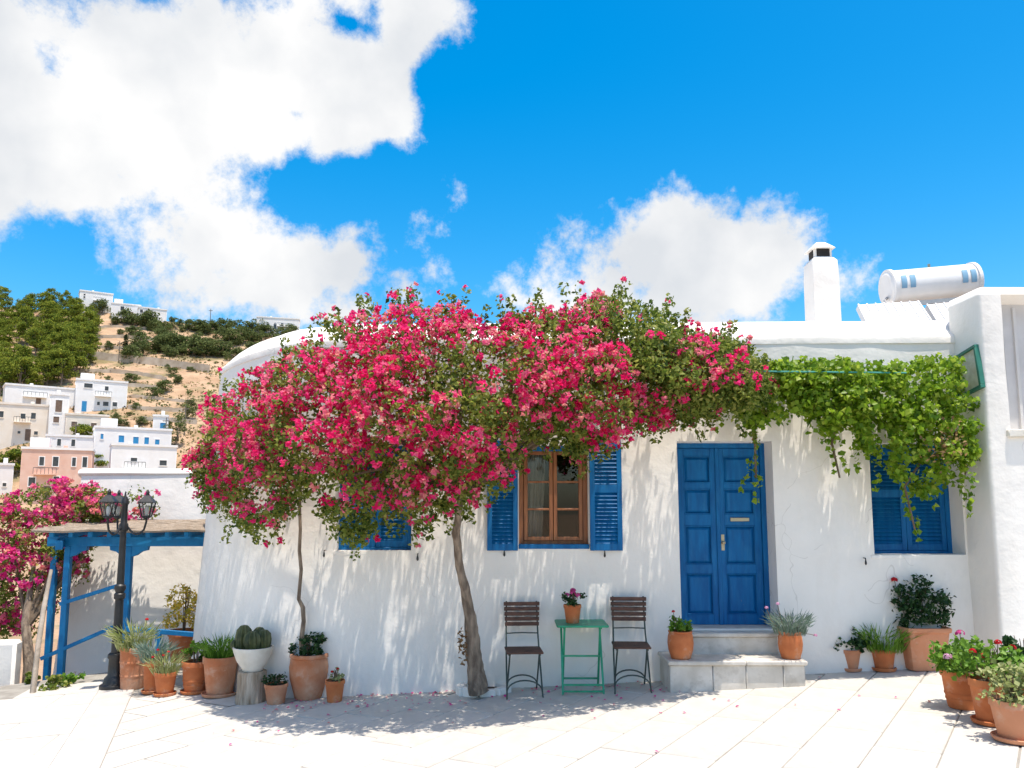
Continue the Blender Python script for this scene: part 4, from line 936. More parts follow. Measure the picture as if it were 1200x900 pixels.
# ------------------------------------------------------------------ green creeper over the right window
def build_vine():
    T = empty('creeper_vine', tuple(at(1120, 560, -.1)), 0, 'bright green creeper trailing along the wall above the shuttered window', 'vine'); L = Vector(T.location)
    tx = [845,865,880,900,925,950,975,1000,1020,1045,1070,1100,1120,1139]; ty = [455,440,428,424,420,420,416,419,424,422,418,416,415,418]
    bx = [845,865,885,905,930,955,970,985,1005,1025,1045,1065,1085,1100,1112,1125,1139]; by = [480,488,500,508,480,492,520,512,516,545,556,575,580,585,572,548,540]
    C = []; val = []; clumps = []
    for _ in range(860):
        x = random.uniform(847, 1141); t = np.interp(x, tx, ty); b = np.interp(x, bx, by); v = random.random()**.85; y = t+6+(b-t-8)*v
        F = np.interp(x, [845,900,1000,1090,1141],[.5,.62,.70,.72,.6]); Y = -.06 - F*random.random()**.6*(.72+.28*math.sin(math.pi*min(1,.2+.75*v)))
        if v > .55 and noise.noise((x*.045, y*.05, 2)) < -.02: continue
        if x > 1122 and (y < 468 or Y < -.62): continue
        clumps.append((at(x, y, Y), .101))
    def strand(px, py, dx, n, Y):          # hanging runner
        for k in range(n):
            clumps.append((at(px+dx*k+random.uniform(-2,2), py+8.5*k, Y), .03 if k > 2 else .05))
    for a in ((884,500,.3,9,-.35),(878,540,-2.2,5,-.3),(889,560,-1.5,4,-.35),(970,510,2.0,6,-.3),(986,520,1.5,5,-.35),(1003,525,.5,4,-.3),(1058,570,1.0,5,-.4),(1066,590,2.3,6,-.38),(1030,548,-.8,4,-.4),(1124,545,.8,5,-.35),(1140,545,-.5,8,-.62),(1131,560,.4,5,-.5),(845,478,-1,4,-.4),(1092,575,.4,3,-.5),(950,490,-.4,3,-.4)): strand(*a)
    for p, r in clumps:
        n = int(23 if r > .1 else 4); d = rvec(n)*(rng.uniform(.1,1,n)**.5)[:, None]; C.append(np.array(p - L) + d*np.array([1.1,.9,.9])*r); val.append(np.clip(rng.normal(.5,.22,n)+random.uniform(-.12,.12),0,1))
    C = np.concatenate(C); val = np.concatenate(val)
    cloud('leaves', [rand_leaves(C, .064*rng.uniform(.55,1.3,len(C)), val, up=.55, front=.8, aspect=.85, hang=.8)], MT['vine'], T)
    C = np.array([tuple(at(random.gauss(1108,14), random.gauss(520,14), random.uniform(-.75,-.55)) - L) for _ in range(150)])
    cloud('dry_leaves', [rand_leaves(C, .05*rng.uniform(.6,1.2,len(C)), rng.uniform(0,1,len(C)), front=.5)], MT['drygreen'], T)
    for path in ([(1133,560,-.03),(1125,520,-.2),(1100,470,-.35),(1040,450,-.4),(960,445,-.35),(890,450,-.3)], [(1125,520,-.2),(1080,540,-.45),(1060,570,-.42),(1072,620,-.38)], [(890,450,-.3),(884,500,-.35),(886,560,-.35)], [(985,460,-.35),(975,520,-.3),(984,560,-.32)]):
        n = len(path); MB().tube([at(*q) - L for q in path], [.018*(1-.6*i/n) for i in range(n)], 6).build('stem', MT['twig'], T)
    # teal support rail that carries the creeper, on two wall brackets
    a = at(872, 435, -.70); b = at(1062, 437, -.70); S = empty('support_rail', tuple(a), 0, 'thin teal metal rail in front of the green creeper', 'rail')
    MB().tube([(0,0,0), tuple(b-a)], .009, 8).build('rail', MT['tealpipe'], S)
    for t in (.06, .52, .97):
        p = (b-a)*t; MB().tube([tuple(p), (p.x, .72, p.z-.02)], .009, 6).build('bracket', MT['tealpipe'], S)
build_vine()

# ------------------------------------------------------------------ chairs, table
def build_chair(px, py, sc, rz, label):
    g = ground(px, py); g.y = -.33; o = empty('bistro_chair', (g.x, g.y, gz(g.x)), rz, label, 'chair', 'folding chairs beside the green table')
    w = .19; ir = MT['chairiron']; wd = MT['slatwood']
    for s in (-1, 1):
        q = MB(); q.tube([(s*w*.93,.235,.93),(s*w*.95,.20,.75),(s*w*.97,.145,.56),(s*w,.06,.40),(s*w*1.04,-.19,.02),(s*w*1.06,-.22,0)], .0095, 8); q.build('front_leg', ir, o)
        q = MB(); q.tube([(s*w*.86,-.17,.43),(s*w*.88,.0,.24),(s*w*.9,.20,.02),(s*w*.9,.22,0)], .0095, 8); q.build('rear_leg', ir, o)
        q = MB(); q.bar((s*w*.92,-.19,.432),(s*w*.92,.16,.432),.012,.022); q.build('seat_rail', ir, o)
    def arch(y, z, h, ww):
        n = 12; return MB().tube([(ww*math.cos(math.pi*(1-k/n)), y, z + h*math.sin(math.pi*k/n)) for k in range(n+1)], .008, 6)
    arch(-.165, .06, .11, w*1.03).build('stretcher', ir, o); arch(.15, .075, .09, w*.89).build('stretcher', ir, o)
    MB().tube([(-w*.97,.16,.60),(0,.165,.605),(w*.97,.16,.60)], .007, 6).build('back_bar', ir, o)
    for k in range(5):
        z = .905 - k*.052; y = .222 - (.93-z)*.19
        q = MB(); q.box(-.21+.003*k,.21-.003*k,-.009,.009,-.020,.020); q.v = [(x, yy + y - .012 + .02*(x/.2)**2*0, zz+z) for x, yy, zz in q.v]; q.build('back_slat', wd, o, bev=.004)
    for k in range(6):
        y = -.205 + k*.066; q = MB(); q.box(-.205,.205,y-.028,y+.028,.443,.463); q.build('seat_slat', wd, o, bev=.004)
    o.scale = (sc*.93, sc, sc)
build_chair(613, 808, 1.0, R(4), 'folding slatted chair between the gnarled tree and the green table')
build_chair(735, 800, 1.0, R(-3), 'folding slatted chair between the green table and the entrance steps')
def build_table():
    a = ground(657, 804); b = ground(701, 801); c = (a+b)/2; c.y = -.42; o = empty('bistro_table', (c.x, c.y+.12, gz(c.x)), 0, 'small green folding metal table against the white wall', 'table'); g = MT['green']
    W = (b.x-a.x)/2; zt = .70
    q = MB(); hw = .27; y0, y1 = -.24, .26
    q.prism([(-hw,y0+.015),(-hw+.015,y0),(hw-.015,y0),(hw,y0+.015),(hw,y1-.02),(hw-.02,y1),(-hw+.02,y1),(-hw,y1-.02)], zt-.022, zt); q.build('table_top', g, o, bev=.005)
    for k, (yt, yb, ww) in enumerate(((.12,-.20,W), (-.16,.18,W*.9))):
        for s in (-1,1): MB().bar((s*ww,yt,zt-.02),(s*ww*1.02,yb,0),.022,.012).build('leg', g, o, bev=.002)
        def yz(z): return yt + (yb-yt)*(1-z/(zt-.02))
        for z in ((.36,.09,.03) if k == 0 else (.10,)): MB().bar((-ww,yz(z),z),(ww,yz(z),z),.012,.020).build('stretcher', g, o, bev=.002)
    for s in (-1,1): MB().bar((s*W*.95,-.2,zt-.032),(s*W*.95,.2,zt-.032),.012,.02).build('top_rail', g, o)
    return Vector((c.x, c.y+.12, gz(c.x)+zt))
TABLE = build_table()

# ------------------------------------------------------------------ potted plants
def foliage(kind, r, h, nleaf, size, top):
    """leaf cloud above a pot of rim radius r at height top"""
    if kind == 'grass':
        n = nleaf; a = rng.uniform(0, 6.283, n); rr = r*.75*np.sqrt(rng.uniform(0,1,n)); lean = rng.uniform(.05,.75,n)*rr/r + rng.uniform(0,.25,n); ln = h*rng.uniform(.55,1.1,n)
        base = np.stack([rr*np.cos(a), rr*np.sin(a), np.full(n, top-.02)], 1); a2 = a + rng.normal(0,.5,n); dv = unit(np.stack([lean*np.cos(a2), lean*np.sin(a2), np.ones(n)], 1)); parts = []
        mid = base + dv*ln[:,None]*.55; dv2 = unit(dv + np.stack([np.cos(a2), np.sin(a2), -np.ones(n)*.6], 1)*rng.uniform(.1,.9,n)[:,None]); tip = mid + dv2*ln[:,None]*.5; val = rng.uniform(0,1,n)
        for p, q, ww in ((base, mid, size), (mid, tip, size)):
            c = (p+q)/2; d = q-p; L_ = np.linalg.norm(d, axis=1); nn = unit(rvec(n) + np.array([0,-.6,.2])); nn = nn - unit(d)*np.sum(nn*unit(d),1,keepdims=True)
            V,F,v = leaves(c, d, unit(nn), L_*1.08, val, .5, .02)
            # scale width: leaves() uses aspect of the length, so squeeze to the blade width
            Vr = V.reshape(-1,4,3); cc = (Vr[:,1]+Vr[:,3])/2; wv = Vr[:,1]-Vr[:,3]; wl = np.maximum(np.linalg.norm(wv,axis=1,keepdims=True),1e-6); Vr[:,1] = cc + wv/wl*ww/2; Vr[:,3] = cc - wv/wl*ww/2
            parts.append((Vr.reshape(-1,3), F, v))
        return join(parts)
    cl = []
    nc = max(6, nleaf//(22 if kind == 'bush' else 10))
    for _ in range(nc):
        a = random.uniform(0,6.28); q = random.random(); rr = r*math.sqrt(random.random())*(1.0 if kind != 'tall' else .9); cl.append((rr*math.cos(a), rr*math.sin(a), top + h*(.1+.85*q*(1-.45*(rr/r)**2))))
    C = np.array([c for c in cl for _ in range(nleaf//nc)]); n = len(C); C = C + rvec(n)*rng.uniform(.2,1,n)[:,None]*r*(.34 if kind == 'bush' else .26); C[:,2] = np.maximum(C[:,2], top-.03)
    return rand_leaves(C, size*rng.uniform(.6,1.25,n), rng.uniform(0,1,n), up=.8, front=.3, aspect=.85 if kind == 'bush' else .55)
def flowerheads(pts, size, n=26, rad=.03):
    C = []; D = []
    for p in pts:
        d = rvec(n); d[:,2] = np.abs(d[:,2])*.9 - .1; C.append(np.array(p) + d*rad); D.append(d)
    C = np.concatenate(C); D = np.concatenate(D); m = len(C)
    T = unit(np.cross(D, rvec(m))); return leaves(C, T, D, size*rng.uniform(.7,1.2,m), rng.uniform(0,1,m), .9, .05)
PROFILES = {
    'plain': [(.70,0),(.72,.02),(.93,.80),(.93,.82),(1.0,.83),(1.0,.985),(.985,1.0),(.90,1.0),(.88,.90)],
    'urn': [(.62,0),(.70,.03),(.98,.45),(1.02,.70),(.96,.88),(.94,.90),(1.0,.92),(1.0,.98),(.97,1.0),(.88,1.0),(.86,.9)],
    'belly': [(.72,0),(.80,.04),(.80,.08),(.96,.30),(1.02,.55),(.98,.80),(.90,.93),(.95,.95),(.95,.99),(.92,1.0),(.82,1.0),(.80,.9)],
    'ringed': [(.70,0),(.73,.02),(.80,.22),(.83,.23),(.83,.27),(.81,.28),(.84,.36),(.87,.37),(.87,.41),(.85,.42),(.92,.82),(1.0,.84),(1.02,.97),(1.0,1.0),(.90,1.0),(.88,.9)],
    'tall': [(.80,0),(.82,.02),(.86,.30),(.89,.31),(.89,.34),(.87,.35),(.92,.62),(.95,.63),(.95,.67),(.93,.68),(.95,.9),(1.0,.91),(1.0,.99),(.97,1.0),(.88,1.0),(.86,.92)],
    'square': [(.70,0),(.74,.02),(.93,.88),(1.0,.90),(1.02,.97),(1.0,1.0),(.90,1.0),(.88,.9)],
    'bowl': [(.45,0),(.50,.04),(.52,.10),(.80,.45),(.95,.80),(1.0,.95),(1.0,1.0),(.93,1.0),(.90,.9)],
}
def pot(px, py, wpx, hpx, label, prof='plain', m='terra', leaf=None, flowers=None, saucer=False, base=None, name='potted_plant', rz=0, sq=0, soil=True):
    p = Vector(base) if base is not None else ground(px, py)
    if base is None: p.z = gz(p.x)
    D = (p.y - CAM.y)*1.03; r = wpx*D/FPX/2; h = hpx*D/FPX/1.0; sc = h
    o = empty(name, tuple(p), rz, label, 'potted plant'); z0 = 0
    if saucer:
        MB().lathe([(r*.80,0),(r*.95,.008),(r*1.02,.035),(r*.97,.04),(r*.9,.018)], 28).build('saucer', MT[m], o); z0 = .014
    q = MB().lathe([(a*r, z0 + b*h) for a, b in PROFILES[prof]], 28 if not sq else 48, cap=False, sq=sq, wob=.015 if not sq else 0)
    n = 28 if not sq else 48
    q.f.append(tuple(range(n))[::-1])
    q.build('pot', MT[m], o, smooth=35)
    rs = PROFILES[prof][-1][0]*r*1.02
    MB().lathe([(rs, z0+h*.91),(rs*.5, z0+h*.94),(.002, z0+h*.94)], n, cap=False, sq=sq).build('soil', MT['soil'], o)
    if leaf:
        lm, kind, lw, lh, cnt, ls = leaf; k = D/FPX
        cloud('foliage', [foliage(kind, lw*k/2, lh*k, cnt, ls, z0+h*.95)], MT[lm], o)
        if kind in ('bush', 'tall'):
            q = MB()
            for _ in range(7):
                a = random.uniform(0,6.28); e = lw*k/2*.6*random.random(); q.tube([(.02*math.cos(a),.02*math.sin(a),z0+h*.9),(e*.5*math.cos(a),e*.5*math.sin(a),z0+h+lh*k*.4),(e*math.cos(a),e*math.sin(a),z0+h+lh*k*random.uniform(.6,.85))], [.006,.005,.003], 5)
            q.build('stems', MT['pl_dark'] if False else MT['twig'], o, kind='stuff')
    for fm, pts, size, rad in (flowers or []):
        k = D/FPX; P = [((fx_)*k, fy_, z0+h+fz_*k) for fx_, fy_, fz_ in pts]
        for q_ in P:
            V_, F_, v_ = flowerheads([(0,0,0)], size, 30, rad); f = link('flower', mesh_np('flower', V_, F_, v_), MT[fm], o); f.location = q_
        q = MB()
        for q_ in P: q.tube([(q_[0]*.4, q_[1]*.4, z0+h*.95), (q_[0]*.8, q_[1]*.8, (z0+h*.95+q_[2])/2), q_], .0035, 5)
        q.build('flower_stems', MT['twig'], o, kind='stuff')
    return o
def build_pots():
    # beside the lamp
    pot(155, 806, 30, 44, 'tall ringed terracotta pot of pale aloe leaves beside the lamp post', 'tall', 'terra_old', ('pl_pale','grass',44,34,170,.016), [('fl_red',[(14,-.05,30)],.022,.02)])
    pot(178, 812, 22, 34, 'slim terracotta pot of blue grey succulents behind the small red flowered pot', 'plain', 'terra', ('pl_blue','grass',34,26,170,.014), saucer=True)
    pot(193, 815, 24, 24, 'small terracotta pot of pale stems with dark red flowers', 'plain', 'terra', ('pl_pale','grass',34,28,150,.010), [('fl_red',[(-8,-.05,24),(-2,-.04,18),(4,-.06,22),(-14,-.03,16)],.018,.016)], saucer=True)
    pot(228, 812, 30, 33, 'terracotta pot of bright green leaves with a second rim showing behind it', 'ringed', 'terra', ('pl_bright','bush',32,24,240,.05), saucer=True)
    pot(257, 815, 38, 41, 'broad plain terracotta pot of fresh green grass', 'plain', 'terra_old', ('pl_bright','grass',38,27,260,.012), saucer=True)
    pot(213, 775, 32, 34, 'terracotta pot with a tall yellow leaved shrub beside the blue railing', 'plain', 'terra', ('pl_yellow','tall',46,54,950,.055), base=at(213, 775, 2.55) if False else ground(213, 775))
    # stump with cactus bowl
    g = ground(294, 822); D = (g.y-CAM.y)*1.03; k = D/FPX
    st = empty('tree_stump', (g.x, g.y, gz(g.x)), 0, 'short pale tree stump carrying the white cactus bowl', 'stump'); hs = 33*k
    MB().lathe([(17*k,-.01),(16.5*k,.05),(15.5*k,hs*.5),(16*k,hs*.9),(15*k,hs),(0.003,hs)], 22, wob=.08, cap=False).build('stump', MT['stump'], st)
    b = pot(296, 792, 44, 26, 'white stone bowl of squat cacti standing on the stump', 'bowl', 'stone_white', base=(g.x+.005, g.y, gz(g.x)+hs-.003))
    for i, (dx, dy, r_, hh) in enumerate(((-11,.0,8,26),(0,-.04,9,20),(11,.0,7.5,21),(4,.06,7,23),(-20,.0,5,10))):
        q = MB(); n = 20; rr = r_*k; H_ = hh*k; pr = [(rr*.75,0),(rr*.95,H_*.25),(rr,H_*.5),(rr*.85,H_*.8),(rr*.45,H_*.97),(.004,H_)]
        for r2, z in pr:
            for j in range(n): t = 2*math.pi*j/n; f = r2*(1+.16*(1 if j % 2 else -1))*(1+.1*noise.noise((i*3.1, z*30, j))); q.v.append((f*math.cos(t), f*math.sin(t), z))
        q.f = [(a*n+j, a*n+(j+1)%n, (a+1)*n+(j+1)%n, (a+1)*n+j) for a in range(len(pr)-1) for j in range(n)]
        c = q.build('cactus', MT['cactus'], b); c.location = (dx*k, dy, 26*k*.90)
    pot(323, 824, 26, 21, 'small terracotta pot of dark low leaves beside the stump', 'plain', 'terra_old', ('pl_dark','bush',28,10,260,.03))
    urn = pot(361, 818, 42, 48, 'large weathered terracotta urn holding the thin bougainvillea stem', 'urn', 'terra_old', ('pl_dark','bush',40,26,420,.05))
    g = ground(361, 818); T = urn; L = Vector((g.x, g.y, gz(g.x)))
    P = [(354,768),(353,752),(356,728),(355,712),(350,702),(351,690),(353,668),(351,645),(352,620),(351,595),(352,575),(350,545)]
    P = [at(x, y, g.y - .02*i) - L for i, (x, y) in enumerate(P)]
    MB().tube(P, [.030,.026,.024,.025,.022,.021,.021,.020,.019,.018,.017,.012], 8, wob=.08).build('stem', MT['bark'], T)
    pot(392, 822, 22, 23, 'tiny terracotta pot of reddish succulents beside the large urn', 'plain', 'terra', ('pl_pale','bush',20,14,110,.028), [('fl_red',[(3,-.02,12),(-3,-.02,9)],.018,.014)])
    # on the steps
    a = at(798, 771, -.45); a.z = STEPZ; pot(798, 771, 28, 30, 'round bellied terracotta pot of bright geranium leaves on the lower step', 'belly', 'terra', ('pl_bright','bush',28,20,260,.042), [('fl_red',[(-8,-.04,21)],.02,.016)], base=a)
    a = at(927, 773, -.45); a.z = STEPZ; pot(927, 773, 26, 29, 'terracotta pot of pale grey trailing carnation leaves on the lower step', 'belly', 'terra', ('pl_blue','grass',44,28,300,.009), [('fl_pale',[(-26,-.03,26),(-13,-.02,30),(27,-.03,-4)],.022,.018)], base=a)
    # along the wall on the right
    pot(997, 786, 24, 22, 'small terracotta pot of dark rounded geranium leaves against the wall', 'plain', 'terra_pale', ('pl_dark','bush',42,30,480,.05), saucer=True)
    pot(1036, 786, 26, 22, 'small terracotta pot of arching grassy leaves beside the square planter', 'plain', 'terra', ('pl_bright','grass',52,34,230,.013), saucer=True)
    pot(1080, 783, 51, 46, 'large pale square terracotta planter with a dark rose bush', 'square', 'terra_pale', ('pl_dark','tall',68,60,1900,.062), [('fl_red',[(-27,-.05,50)],.04,.03)], saucer=False, sq=8)
    pot(1130, 829, 44, 40, 'wide ringed terracotta pot of lime geranium leaves with pink flower heads', 'ringed', 'terra', ('pl_bright','bush',58,34,560,.055), [('fl_pink',[(4,.05,38)],.03,.04),('fl_pale',[(-22,-.12,16)],.03,.04)])
    pot(1163, 848, 42, 46, 'tapered terracotta pot of lime geraniums with several red flower heads', 'plain', 'terra', ('pl_bright','bush',70,46,800,.055), [('fl_red',[(6,-.08,40),(-12,-.1,26),(24,-.05,34),(14,-.14,14),(-4,-.14,6),(-20,-.05,30)],.026,.028)], saucer=True)
    pot(1192, 868, 50, 42, 'broad terracotta pot of pale variegated leaves beside the red geraniums', 'plain', 'terra_pale', ('pl_pale','bush',60,42,620,.045), saucer=True)
    pot(1206, 838, 44, 38, 'terracotta pot of dark broad leaves against the neighbouring wall', 'plain', 'terra', ('pl_dark','bush',46,56,300,.075))
    # on the table
    pot(671, 731, 20, 20, 'small terracotta pot of pink flowers standing on the green table', 'plain', 'terra', ('pl_dark','bush',28,15,230,.032), [('fl_pink',[(0,-.03,13),(-6,-.02,10),(6,-.02,10),(1,.02,15)],.028,.03)], base=(at(671,731,TABLE.y-.02).x, TABLE.y-.02, TABLE.z))
build_pots()

# ------------------------------------------------------------------ street lamp
def build_lamp():
    g = ground(134, 806); o = empty('street_lamp', (g.x, g.y, gz(g.x)), R(8), 'black cast iron street lamp with three glass lanterns', 'street lamp'); ir = MT['iron']
    top = at(148, 590, g.y); H = (top.z - gz(g.x))
    MB().lathe([(.17,-.02),(.17,.04),(.13,.06),(.12,.12),(.085,.16),(.08,.34),(.095,.36),(.095,.40),(.07,.42)], 20).build('base', ir, o)
    MB().lathe([(.062,.40),(.052,.8),(.048,1.05),(.066,1.07),(.066,1.12),(.048,1.14),(.066,1.18),(.066,1.22),(.044,1.24),(.036,H-.35),(.055,H-.33),(.055,H-.26),(.04,H-.24),(.036,H-.02),(.05,H),(.04,H+.05),(.015,H+.09),(.006,H+.15)], 16).build('post', ir, o)
    # base plinth
    gl = bpy.data.materials.get('lantern_glass') or mat('lantern_glass', (.72,.73,.72), (.78,.79,.78), rough=.15)
    for k in range(3):
        a = R(4 + 120*k); c = Vector((math.cos(a), math.sin(a), 0)); r = .26; zc = H - .16
        n = 10; path = [c*.04 + Vector((0,0,H-.28))] + [c*(.04 + (r-.04)*t) + Vector((0,0,H-.28-.10*math.sin(math.pi*t*.95))) for t in [i/n for i in range(1, n)]] + [c*r + Vector((0,0,zc-.07)), c*r + Vector((0,0,zc))]
        arm = MB().tube(path, .013, 8).build('arm', ir, o)
        base = c*r + Vector((0,0,zc)); q = MB(); s0, s1, hh = .045, .080, .175
        q.lathe([(.02,-.03),(.06,-.01),(.06,.0)], 12, base)
        f = lambda s, z: [base + Vector((sx*s, sy*s, z)) for sx, sy in ((-1,-1),(1,-1),(1,1),(-1,1))]
        lo, hi = f(s0, 0), f(s1, hh)
        for i in range(4): q.bar(lo[i], hi[i], .012, .012); q.bar(lo[i], lo[(i+1)%4], .012, .012); q.bar(hi[i], hi[(i+1)%4], .016, .016)
        e = f(s1*1.15, hh); t = f(.03, hh+.085); b = len(q.v); q.v += [tuple(v) for v in e + t]; q.f += [(b+i, b+(i+1)%4, b+4+(i+1)%4, b+4+i) for i in range(4)] + [(b+4,b+5,b+6,b+7),(b+3,b+2,b+1,b)]
        q.lathe([(.028,hh+.08),(.02,hh+.11),(.024,hh+.125),(.006,hh+.16)], 10, base)
        ln = q.build('lantern', ir, o)
        q = MB()
        for i in range(4):
            i2 = (i+1) % 4; b = len(q.v); q.v += [tuple(v*1) for v in (lo[i].lerp(base,.06), lo[i2].lerp(base,.06), hi[i2].lerp(base+Vector((0,0,hh)),.05), hi[i].lerp(base+Vector((0,0,hh)),.05))]; q.f.append((b,b+1,b+2,b+3))
        q.build('glass', MT['glass'], ln, smooth=0)
        MB().lathe([(.012,.0),(.02,.03),(.028,.08),(.02,.12),(.004,.13)], 10, base).build('bulb', gl, ln)
build_lamp()

# ------------------------------------------------------------------ blue pergola, yard wall, shrub on the left
def build_left():
    bl = MT['blue2']; Yp = 2.15; O = at(80, 800, Yp); zg = -1.2
    o = empty('blue_pergola', (O.x, Yp, zg), 0, 'blue painted timber pergola with a reed roof and handrails', 'pergola'); L = Vector(o.location)
    def loc(px, py, Y): return at(px, py, Y) - L
    zf = at(120, 640, Yp).z - zg; Yb = 3.45; zb = at(120, 618, Yb).z - zg
    def post(px, Y, ztop, w_=.082):
        x = at(px, 700, Y).x - L.x; q = MB(); q.box(x-w_/2, x+w_/2, Y-L.y-w_/2, Y-L.y+w_/2, -.9, ztop); return q.build('post', bl, o, bev=.006), x
    _, xa = post(77, Yp, zf); _, xb = post(61, Yp+.75, zf+.06); _, xc = post(149, Yp, zf)
    x_r = -3.95 - L.x
    q = MB(); q.box(xa-.28, x_r, -.05, .05, zf, zf+.13); q.build('front_beam', bl, o, bev=.006)
    q = MB(); q.bar((xa,-.25,zf+.02),(xb-.10,1.35,zf+.20),.09,.12); q.build('side_beam', bl, o, bev=.006)
    q = MB(); q.box(xb-.2, x_r, Yb-L.y-.05, Yb-L.y+.05, zb-.14, zb-.02); q.build('rear_beam', bl, o, bev=.006)
    for x in (xa, xc):       # carved corbel brackets
        for s in (-1, 1):
            if x == xa and s < 0: continue
            q = MB(); q.v = [(x+s*.035,-.035,zf),(x+s*.26,-.035,zf),(x+s*.25,-.035,zf-.05),(x+s*.17,-.035,zf-.07),(x+s*.10,-.035,zf-.12),(x+s*.035,-.035,zf-.14)]; q.v += [(a,.035,c) for a, b, c in q.v]
            q.f = [(0,1,2,3,4,5),(11,10,9,8,7,6)] + [(i,(i+1)%6,6+(i+1)%6,6+i) for i in range(6)]; q.build('corbel', bl, o, bev=.004)
    nb = 9
    for k in range(nb):
        x = xa-.1 + (x_r-xa)*k/(nb-1)*.97
        q = MB(); q.bar((x,-.28,zf+.165),(x,Yb-L.y+.1,zb+.01),.06,.07); q.build('rafter', bl, o, bev=.004)
    # reed roof: many canes laid across the rafters
    q = MB(); nc = 46
    for k in range(nc):
        t = k/(nc-1); y = -.33 + (Yb-L.y+.45)*t; z = zf+.215 + (zb+.05-zf-.165)*t
        xs = np.linspace(xa-.32+random.uniform(-.06,.06), x_r+.0, 7); q.tube([(x, y+random.uniform(-.012,.012), z+random.uniform(-.012,.014)) for x in xs], random.uniform(.016,.024), 5)
    q.build('reed_roof', MT['reed'], o, kind='stuff')
    # handrails going down to the left and level ones to the house
    q = MB(); q.bar(loc(148,683,Yp-.02), loc(70,708,Yp-.02), .045, .05); q.build('rail', bl, o, bev=.004)
    q = MB(); q.bar(loc(148,728,Yp-.02), loc(48,772,Yp-.02), .045, .05); q.build('rail', bl, o, bev=.004)
    q = MB(); q.bar(loc(148,737,Yp-.3), loc(246,745,Yp-.3), .05, .06); q.build('rail', bl, o, bev=.004)
    q = MB(); a = loc(186,741,Yp-.3); q.box(a.x-.03,a.x+.03,a.y-.03,a.y+.03,.2,a.z); q.build('baluster', bl, o, bev=.004)
    q = MB(); a = loc(149,741,Yp-.3); q.bar((a.x,a.y,a.z-.01),(a.x,a.y+.36,a.z-.01),.05,.05); q.build('rail_return', bl, o)
    # white yard wall behind with a rounded coping
    Yw = 4.1; zt = at(170, 556, Yw).z; W = empty('yard_wall', (-6, Yw, -2), 0, 'high white yard wall with a rounded coping behind the pergola', 'wall'); wl = Vector(W.location)
    x0 = at(96, 560, Yw).x - wl.x; x1 = 2.0
    q = MB(); nx = 30; nz_ = 26
    for j in range(nz_+1):
        for i in range(nx+1):
            x = x0+(x1-x0)*i/nx; z = -1.5 + (zt+2+1.5)*j/nz_; q.v.append((x, .03*noise.noise((x*.8,z*.8,3)) + .15*(z-zt-2), z))
    q.f = [(j*(nx+1)+i, j*(nx+1)+i+1, (j+1)*(nx+1)+i+1, (j+1)*(nx+1)+i) for j in range(nz_) for i in range(nx)]
    b = len(q.v); q.add([(x0,.0,-1.5),(x0,5.0,-1.5),(x0,5.0,zt+2),(x0,0,zt+2)], [(0,3,2,1)]); q.build('wall', MT['plaster'], W)
    q = MB(); path = [(x, .15, zt+2+.02+.02*noise.noise((x*.9,0,1))) for x in np.linspace(x0-.05, x1, 24)]; q.tube(path, .19, 12); q.v = [(x, y, zt+2+.02+(z-zt-2-.02)*.45) for x, y, z in q.v]; q.build('coping', MT['plaster'], W, smooth=60)
    q = MB(); q.box(x0+.02, x1, .2, 5.0, zt+1.96, zt+2.0); q.build('terrace', MT['plaster'], W)
    # low white wall at the far left and the lane surface below
    LW = empty('low_wall', (-8.2, 2.2, -1.5), R(14), 'low white wall beside the descending lane', 'wall')
    q = MB(); q.box(-2.5,1.35,-.15,.15,-1.5,1.62); q.build('wall', MT['plaster'], LW, bev=.04)
    q = MB(); q.prism([(-12,.0),(-7.5,.0),(-6.2,1.6),(-4.1,2.4),(-4.1,4.3),(-12,4.3)], -1.3, -1.2); q.build('lane', MT['slab'], None, kind='structure', smooth=0)
    q = MB(); q.prism([(-16,-12),(-7.5,-12),(-7.5,1.2),(-16,2.0)], -.75, -.60); q.build('side_street', MT['slab'], None, kind='structure', smooth=0)
    # pink bush
    B = empty('bougainvillea_bush', tuple(at(36, 800, 2.7)), 0, 'pink bougainvillea bush spilling over the blue pergola posts', 'bush'); bl_ = Vector(B.location)
    cl = []
    tx = [-30,0,20,45,70,100,125,150]; ty = [590,580,572,566,563,568,575,592]; bx = [-30,0,20,40,60,80,95,110,125,150]; by = [760,752,748,745,720,680,660,640,612,606]
    for _ in range(520):
        x = random.uniform(-30,135); t = np.interp(x,tx,ty); b = np.interp(x,bx,by); v = random.random(); y = t+6+(b-t-10)*v; Y = 3.75 - random.random()**.7*1.0*(.4+.6*math.sin(math.pi*(.15+.8*v)))
        p = at(x, y, Y); n_ = noise.noise((p.x*2, p.z*2.2, 6)); fl = .62 + .7*n_ - .15*(v > .75); fl = 0 if fl < .35 else min(1, (fl-.2)*1.5)
        cl.append((tuple(p - bl_), fl))
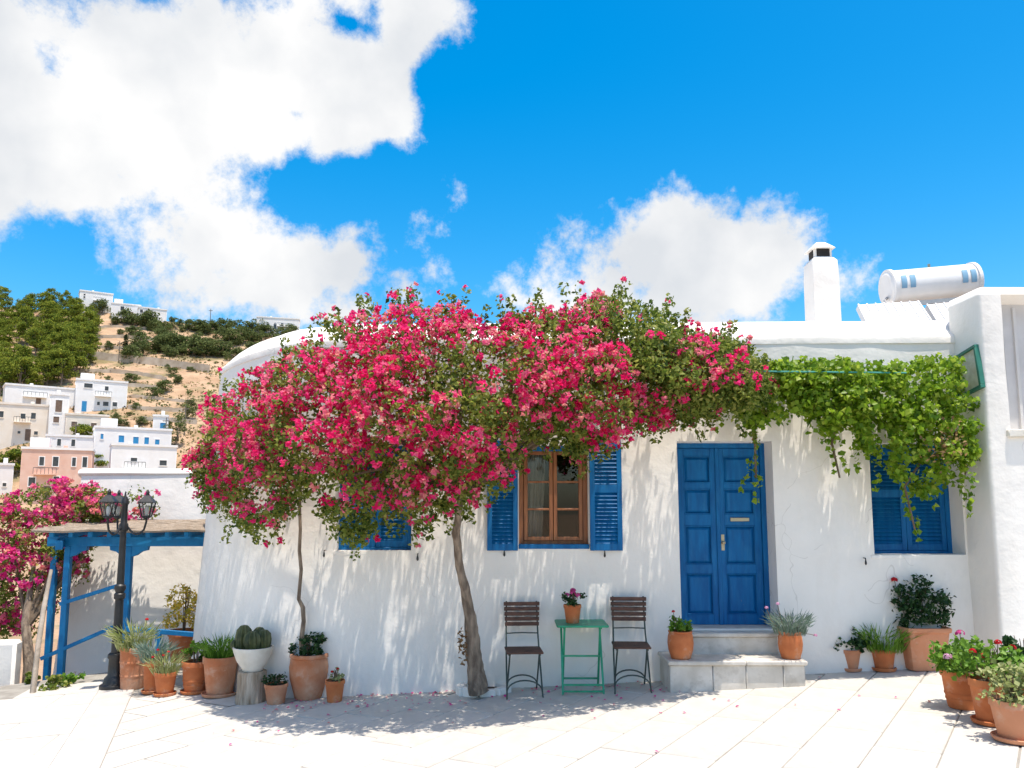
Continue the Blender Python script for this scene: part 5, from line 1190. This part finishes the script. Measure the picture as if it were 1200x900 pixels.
    for x, y in ((150,585),(160,578),(172,580),(178,592),(165,600),(158,612),(170,606),(176,600),(100,640),(95,655),(98,668),(94,678)):
        cl.append((tuple(at(x, y, 3.5) - bl_), random.choice((0,.4,.7))))
    l1, b1 = scatter_clumps(cl, 30, 22, .14, .06, .044); cloud('leaves', [l1], MT['leaf'], B); cloud('blossom', [b1], MT['bract2'], B)
    MB().tube([at(32,830,2.7)-bl_, at(34,780,2.7)-bl_, at(30,730,2.8)-bl_, at(40,660,3.1)-bl_], [.09,.08,.06,.03], 8, wob=.1).build('trunk', MT['bark'], B)
    for x, y in ((5,620),(80,600),(110,590),(150,592),(170,590)): MB().tube([at(32,735,2.8)-bl_, at((x+32)/2,(y+700)/2,3.1)-bl_, at(x,y,3.45)-bl_], [.035,.022,.008], 6).build('branch', MT['twig'], B)
    pale = mat('pale_driftwood', (.24,.20,.16), (.40,.34,.28), rough=.9, bump=.5, bscale=20)
    g = ground(38, 812); S = empty('leaning_pole', tuple(g), 0, 'pale crooked pole leaning beside the pergola posts', 'pole'); s_ = Vector(g)
    MB().tube([(0,0,-.05), at(44,760,g.y+.2)-s_, at(51,715,g.y+.4)-s_, at(60,668,g.y+.7)-s_], [.035,.032,.028,.02], 8, wob=.12).build('shaft', pale, S)
    # plants at the lane edge
    for i, (x, y, wd, lab) in enumerate(((62,806,30,'low leafy plant at the foot of the blue posts'),(84,800,24,'leafy plant spreading at the edge of the square'),(36,800,14,'thin weed at the foot of the leaning pole'))):
        g = ground(x, y); P_ = empty('ground_plant', (g.x, g.y, gz(g.x)-.03), 0, lab, 'plant'); k = (g.y-CAM.y)/FPX
        cloud('foliage', [foliage('bush', wd*k/2, .16, 200, .055, .02)], MT['leaf'] if i != 1 else MT['pl_bright'], P_)
        q = MB()
        for _ in range(6): a = random.uniform(0,6.28); q.tube([(0,0,-.03),(.05*math.cos(a),.05*math.sin(a),.1),(.1*math.cos(a),.1*math.sin(a),.15)], [.006,.005,.003], 5)
        q.build('stems', MT['twig'], P_, kind='stuff')
build_left()
